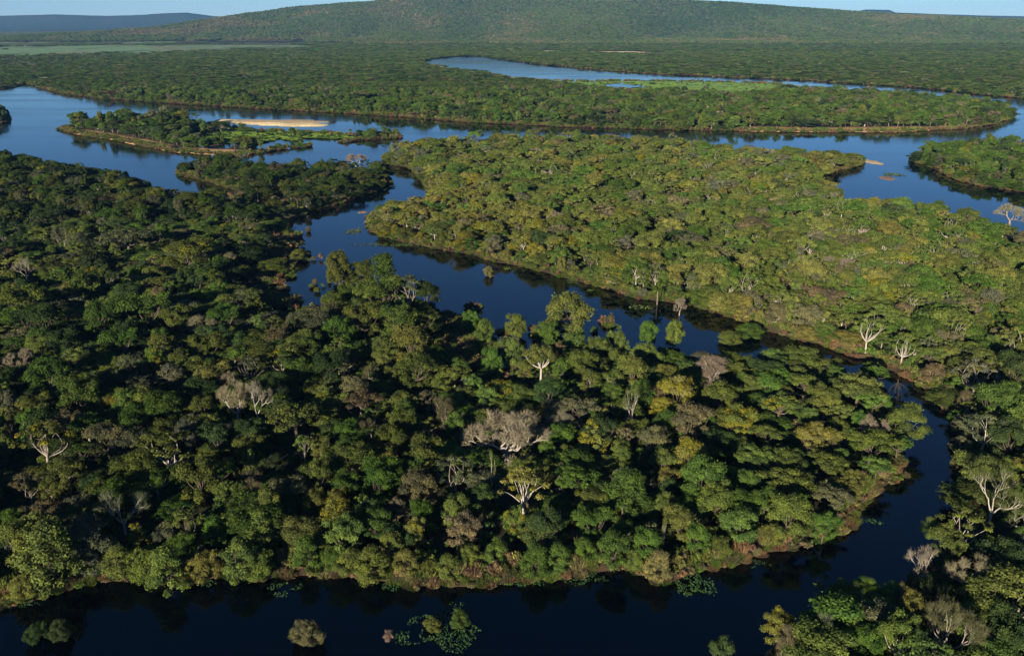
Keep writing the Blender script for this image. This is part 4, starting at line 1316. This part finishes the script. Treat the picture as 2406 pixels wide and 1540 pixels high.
for cx, cy, lab in PALMS:
    h = 4.2 + random.random() * 1.5
    q = G(cx / 1.06445, cy / 1.06445, h + .6)
    root = bpy.data.objects.new("palm_tree", None); COL.objects.link(root)
    sc = random.uniform(1.0, 1.25)
    root.location = (q[0], q[1], .5); root.rotation_euler = (0, 0, random.uniform(0, 6)); root.scale = (sc, sc, h / 5.0)
    tag(root, lab, "palm tree", "palms on the channel bank")
    t = link("trunk", PALM_TRUNK, root); t["bark"] = (.22, .18, .13); t["tint"] = (.2, .2, .2); t["bloom"] = 0.0
    tc = jit((0.060, 0.100, 0.020))
    for i in range(15):
        fo = link("frond", FROND, root)
        fo.location = (.15, .1, 4.95)
        up = 0.75 - 1.15 * (i / 15)
        fo.rotation_euler = (random.uniform(-.2, .2), -up, i * 2.39996)
        k = random.uniform(.85, 1.15); fo.scale = (k, k, k)
        fo["tint"] = jit(tc, .2); fo["bloom"] = 0.0; fo["bark"] = (.2, .2, .1)

# ------------------------------------------------------------------ floating plants, rocks, bars
def floating(name, label, cx, cy, w, h, tilt=0.0, seed=0, tint=(.045, .105, .03), n=None, leaf=.24, group="mats of floating plants"):
    g = np.random.default_rng(900 + seed)
    c = G(cx / 1.06445, cy / 1.06445, 0.1)
    a = G((cx + w / 2) / 1.06445, cy / 1.06445, .1); b = G(cx / 1.06445, (cy - h / 2) / 1.06445, .1)
    rx = abs(a[0] - c[0]); ry = np.linalg.norm(b - c)
    n = n or int(min(9000, 5.5 * PI * rx * ry / (leaf / .24) ** 2))
    th = g.uniform(0, 2 * PI, n); rr = np.sqrt(g.random(n)) * (1 + .25 * np.sin(3 * th + seed) + .18 * np.sin(5 * th + 2 * seed))
    x = rx * rr * np.cos(th); y = ry * rr * np.sin(th)
    keep = fbm(x / 1.6 + seed * 7, y / 1.6, 3, 3) > -0.28
    x, y = x[keep], y[keep]
    k = len(x)
    y = y + tilt * x
    p = np.stack([x, y, g.uniform(.03, .30, k)], 1)
    nn = unit(np.stack([g.normal(size=k) * .45, g.normal(size=k) * .45 - .25, np.ones(k)], 1))
    V, F = leaf_quads(p, nn, leaf, .85, seed)
    me = make_mesh(name, V, [F], [M_LEAF], attrs={"clump": ('FACE', 'FLOAT', np.clip(g.normal(.4, .25, k), 0, 1)), "leafrand": ('FACE', 'FLOAT', g.random(k))})
    o = link(name, me); o.location = (c[0], c[1], 0.0)
    o["tint"] = tint; o["bloom"] = 0.0; o["bark"] = (.2, .2, .1)
    tag(o, label, "floating plants", group)


for i, a in enumerate([
    ("floating leaf mat under the left near bank in black water", 708, 1472, 74, 34), ("small floating leaf mat at the middle of the near bank", 983, 1464, 60, 20), ("long floating leaf mat hugging the near bank, left of the red spit", 1455, 1442, 112, 34),
    ("large floating leaf mat just right of the red spit", 1736, 1457, 96, 62), ("biggest floating plant raft, alone in the black water at the bottom", 1105, 1570, 190, 100), ("narrow floating mat along the bank left of the long mat", 1310, 1458, 120, 12),
    ("thin floating tuft in the middle of the dark bend", 2188, 1303, 46, 14), ("floating mat under the sunlit bank, left of two", 1440, 702, 50, 12), ("floating mat under the sunlit bank, right of two", 1480, 726, 26, 8), ("floating mat with a pale end in the channel", 1600, 768, 56, 9),
    ("small floating mat off the yellow-green point", 885, 578, 40, 14), ("narrow floating mat above the yellow-green point", 1010, 510, 46, 9), ("floating strip under the middle island's bank", 800, 505, 90, 7), ("bright floating strip off the swampy neck", 740, 590, 36, 10),
    ("floating strip in the narrow channel past the bend", 2265, 938, 46, 10), ("tiny floating mat in the channel under the reflections", 1265, 671, 24, 6), ("floating specks near the right bay", 1870, 442, 26, 5), ("floating strip at the foot of the dark point", 2020, 1354, 80, 10),
    ("floating fringe right of the yellow-green point's tip", 980, 612, 160, 8), ("floating fringe left along the near bank", 520, 1458, 40, 14), ("small floating mat by the waterline bush at the left edge", 60, 1508, 60, 14), ("floating fringe under the red-edged corner of the near bank", 1890, 1408, 60, 16)]):
    floating("floating_plant_mat", a[0], *a[1:], seed=i, tint=jit((.034, .074, .028) if a[2] > 1200 else (.06, .09, .03)), leaf=.15 if a[2] > 1200 else .3)


def lump(name, label, cat, cx, cy, w, h, height, mat, seed, kind=None, group=None):
    g = np.random.default_rng(seed)
    c = G(cx / 1.06445, cy / 1.06445, 0); a = G((cx + w / 2) / 1.06445, cy / 1.06445, 0); b = G(cx / 1.06445, (cy - h / 2) / 1.06445, 0)
    rx = abs(a[0] - c[0]); ry = np.linalg.norm(b - c)
    m, r = 40, 12
    V = [(0, 0, height)]; F4, F3 = [], []
    for i in range(1, r + 1):
        q = i / r
        th = np.linspace(0, 2 * PI, m, endpoint=False)
        e = 1 + .22 * np.sin(2 * th + seed) + .15 * np.sin(5 * th + seed * 2) + .08 * np.sin(9 * th)
        x, y = rx * q * e * np.cos(th), ry * q * e * np.sin(th)
        z = height * (1 - q ** 2.2) * (1 + .5 * fbm(x / (rx * .5) + seed, y / (ry * .5), seed, 3)) - .5 * q ** 6
        V += list(zip(x, y, z))
    for j in range(m): F3.append((0, 1 + j, 1 + (j + 1) % m))
    for i in range(r - 1):
        for j in range(m):
            F4.append((1 + i * m + j, 1 + (i + 1) * m + j, 1 + (i + 1) * m + (j + 1) % m, 1 + i * m + (j + 1) % m))
    me = make_mesh(name, np.array(V), [np.array(F3), np.array(F4)], [mat], smooth=True)
    o = link(name, me); o.location = (c[0], c[1], 0)
    tag(o, label, cat, group, kind)


M_SAND = plain("pale_sand", (.42, .30, .15), scale=.5, var=.35)
M_MUD = plain("wet_mud", (.085, .05, .03), scale=1.5, var=.6)
M_ROCK = plain("brown_rock", (.22, .12, .06), scale=1.2, var=.6)
lump("sandbar", "pale sand islet at the tip of the sunlit forest", None, 2178, 405, 44, 13, .8, M_SAND, 3, "structure")
lump("sandbar", "low brown sand islet topped with green in the right bay", None, 2218, 446, 50, 9, .5, M_ROCK, 5, "structure")
lump("sandbar", "long pale sandbar lying in the main river", None, 675, 304, 286, 11, .9, M_SAND, 8, "structure")
lump("rock", "brown rock breaking the black water beside the floating raft", "rock", 972, 1586, 40, 34, .35, M_MUD, 11, None)
lump("rock", "small brown bar off the yellow-green point", "rock", 906, 531, 30, 5, .4, M_ROCK, 12, None)
floating("islet_scrub", "low green scrub on the brown sand islet in the right bay", 2232, 437, 50, 8, seed=40, tint=(.06, .09, .03), leaf=.6, group="islet plants")

# ------------------------------------------------------------------ air
def haze():
    m, nt, out = new_mat("air")
    v = N(nt, "ShaderNodeVolumePrincipled")
    v.inputs["Color"].default_value = (0.20, 0.50, 1.0, 1)
    v.inputs["Density"].default_value = 0.000024
    v.inputs["Anisotropy"].default_value = 0.0
    nt.links.new(v.outputs[0], out.inputs["Volume"])
    x, y0, y1, z0, z1 = 23000, -900, 19500, -3, 420
    V = [(-x, y0, z0), (x, y0, z0), (x, y1, z0), (-x, y1, z0), (-x, y0, z1), (x, y0, z1), (x, y1, z1), (-x, y1, z1)]
    F = [(0, 3, 2, 1), (4, 5, 6, 7), (0, 1, 5, 4), (1, 2, 6, 5), (2, 3, 7, 6), (3, 0, 4, 7)]
    o = link("haze", make_mesh("haze", V, [F], [m]))
    tag(o, "thin bluish haze over the whole valley", "haze", kind="stuff")


haze()
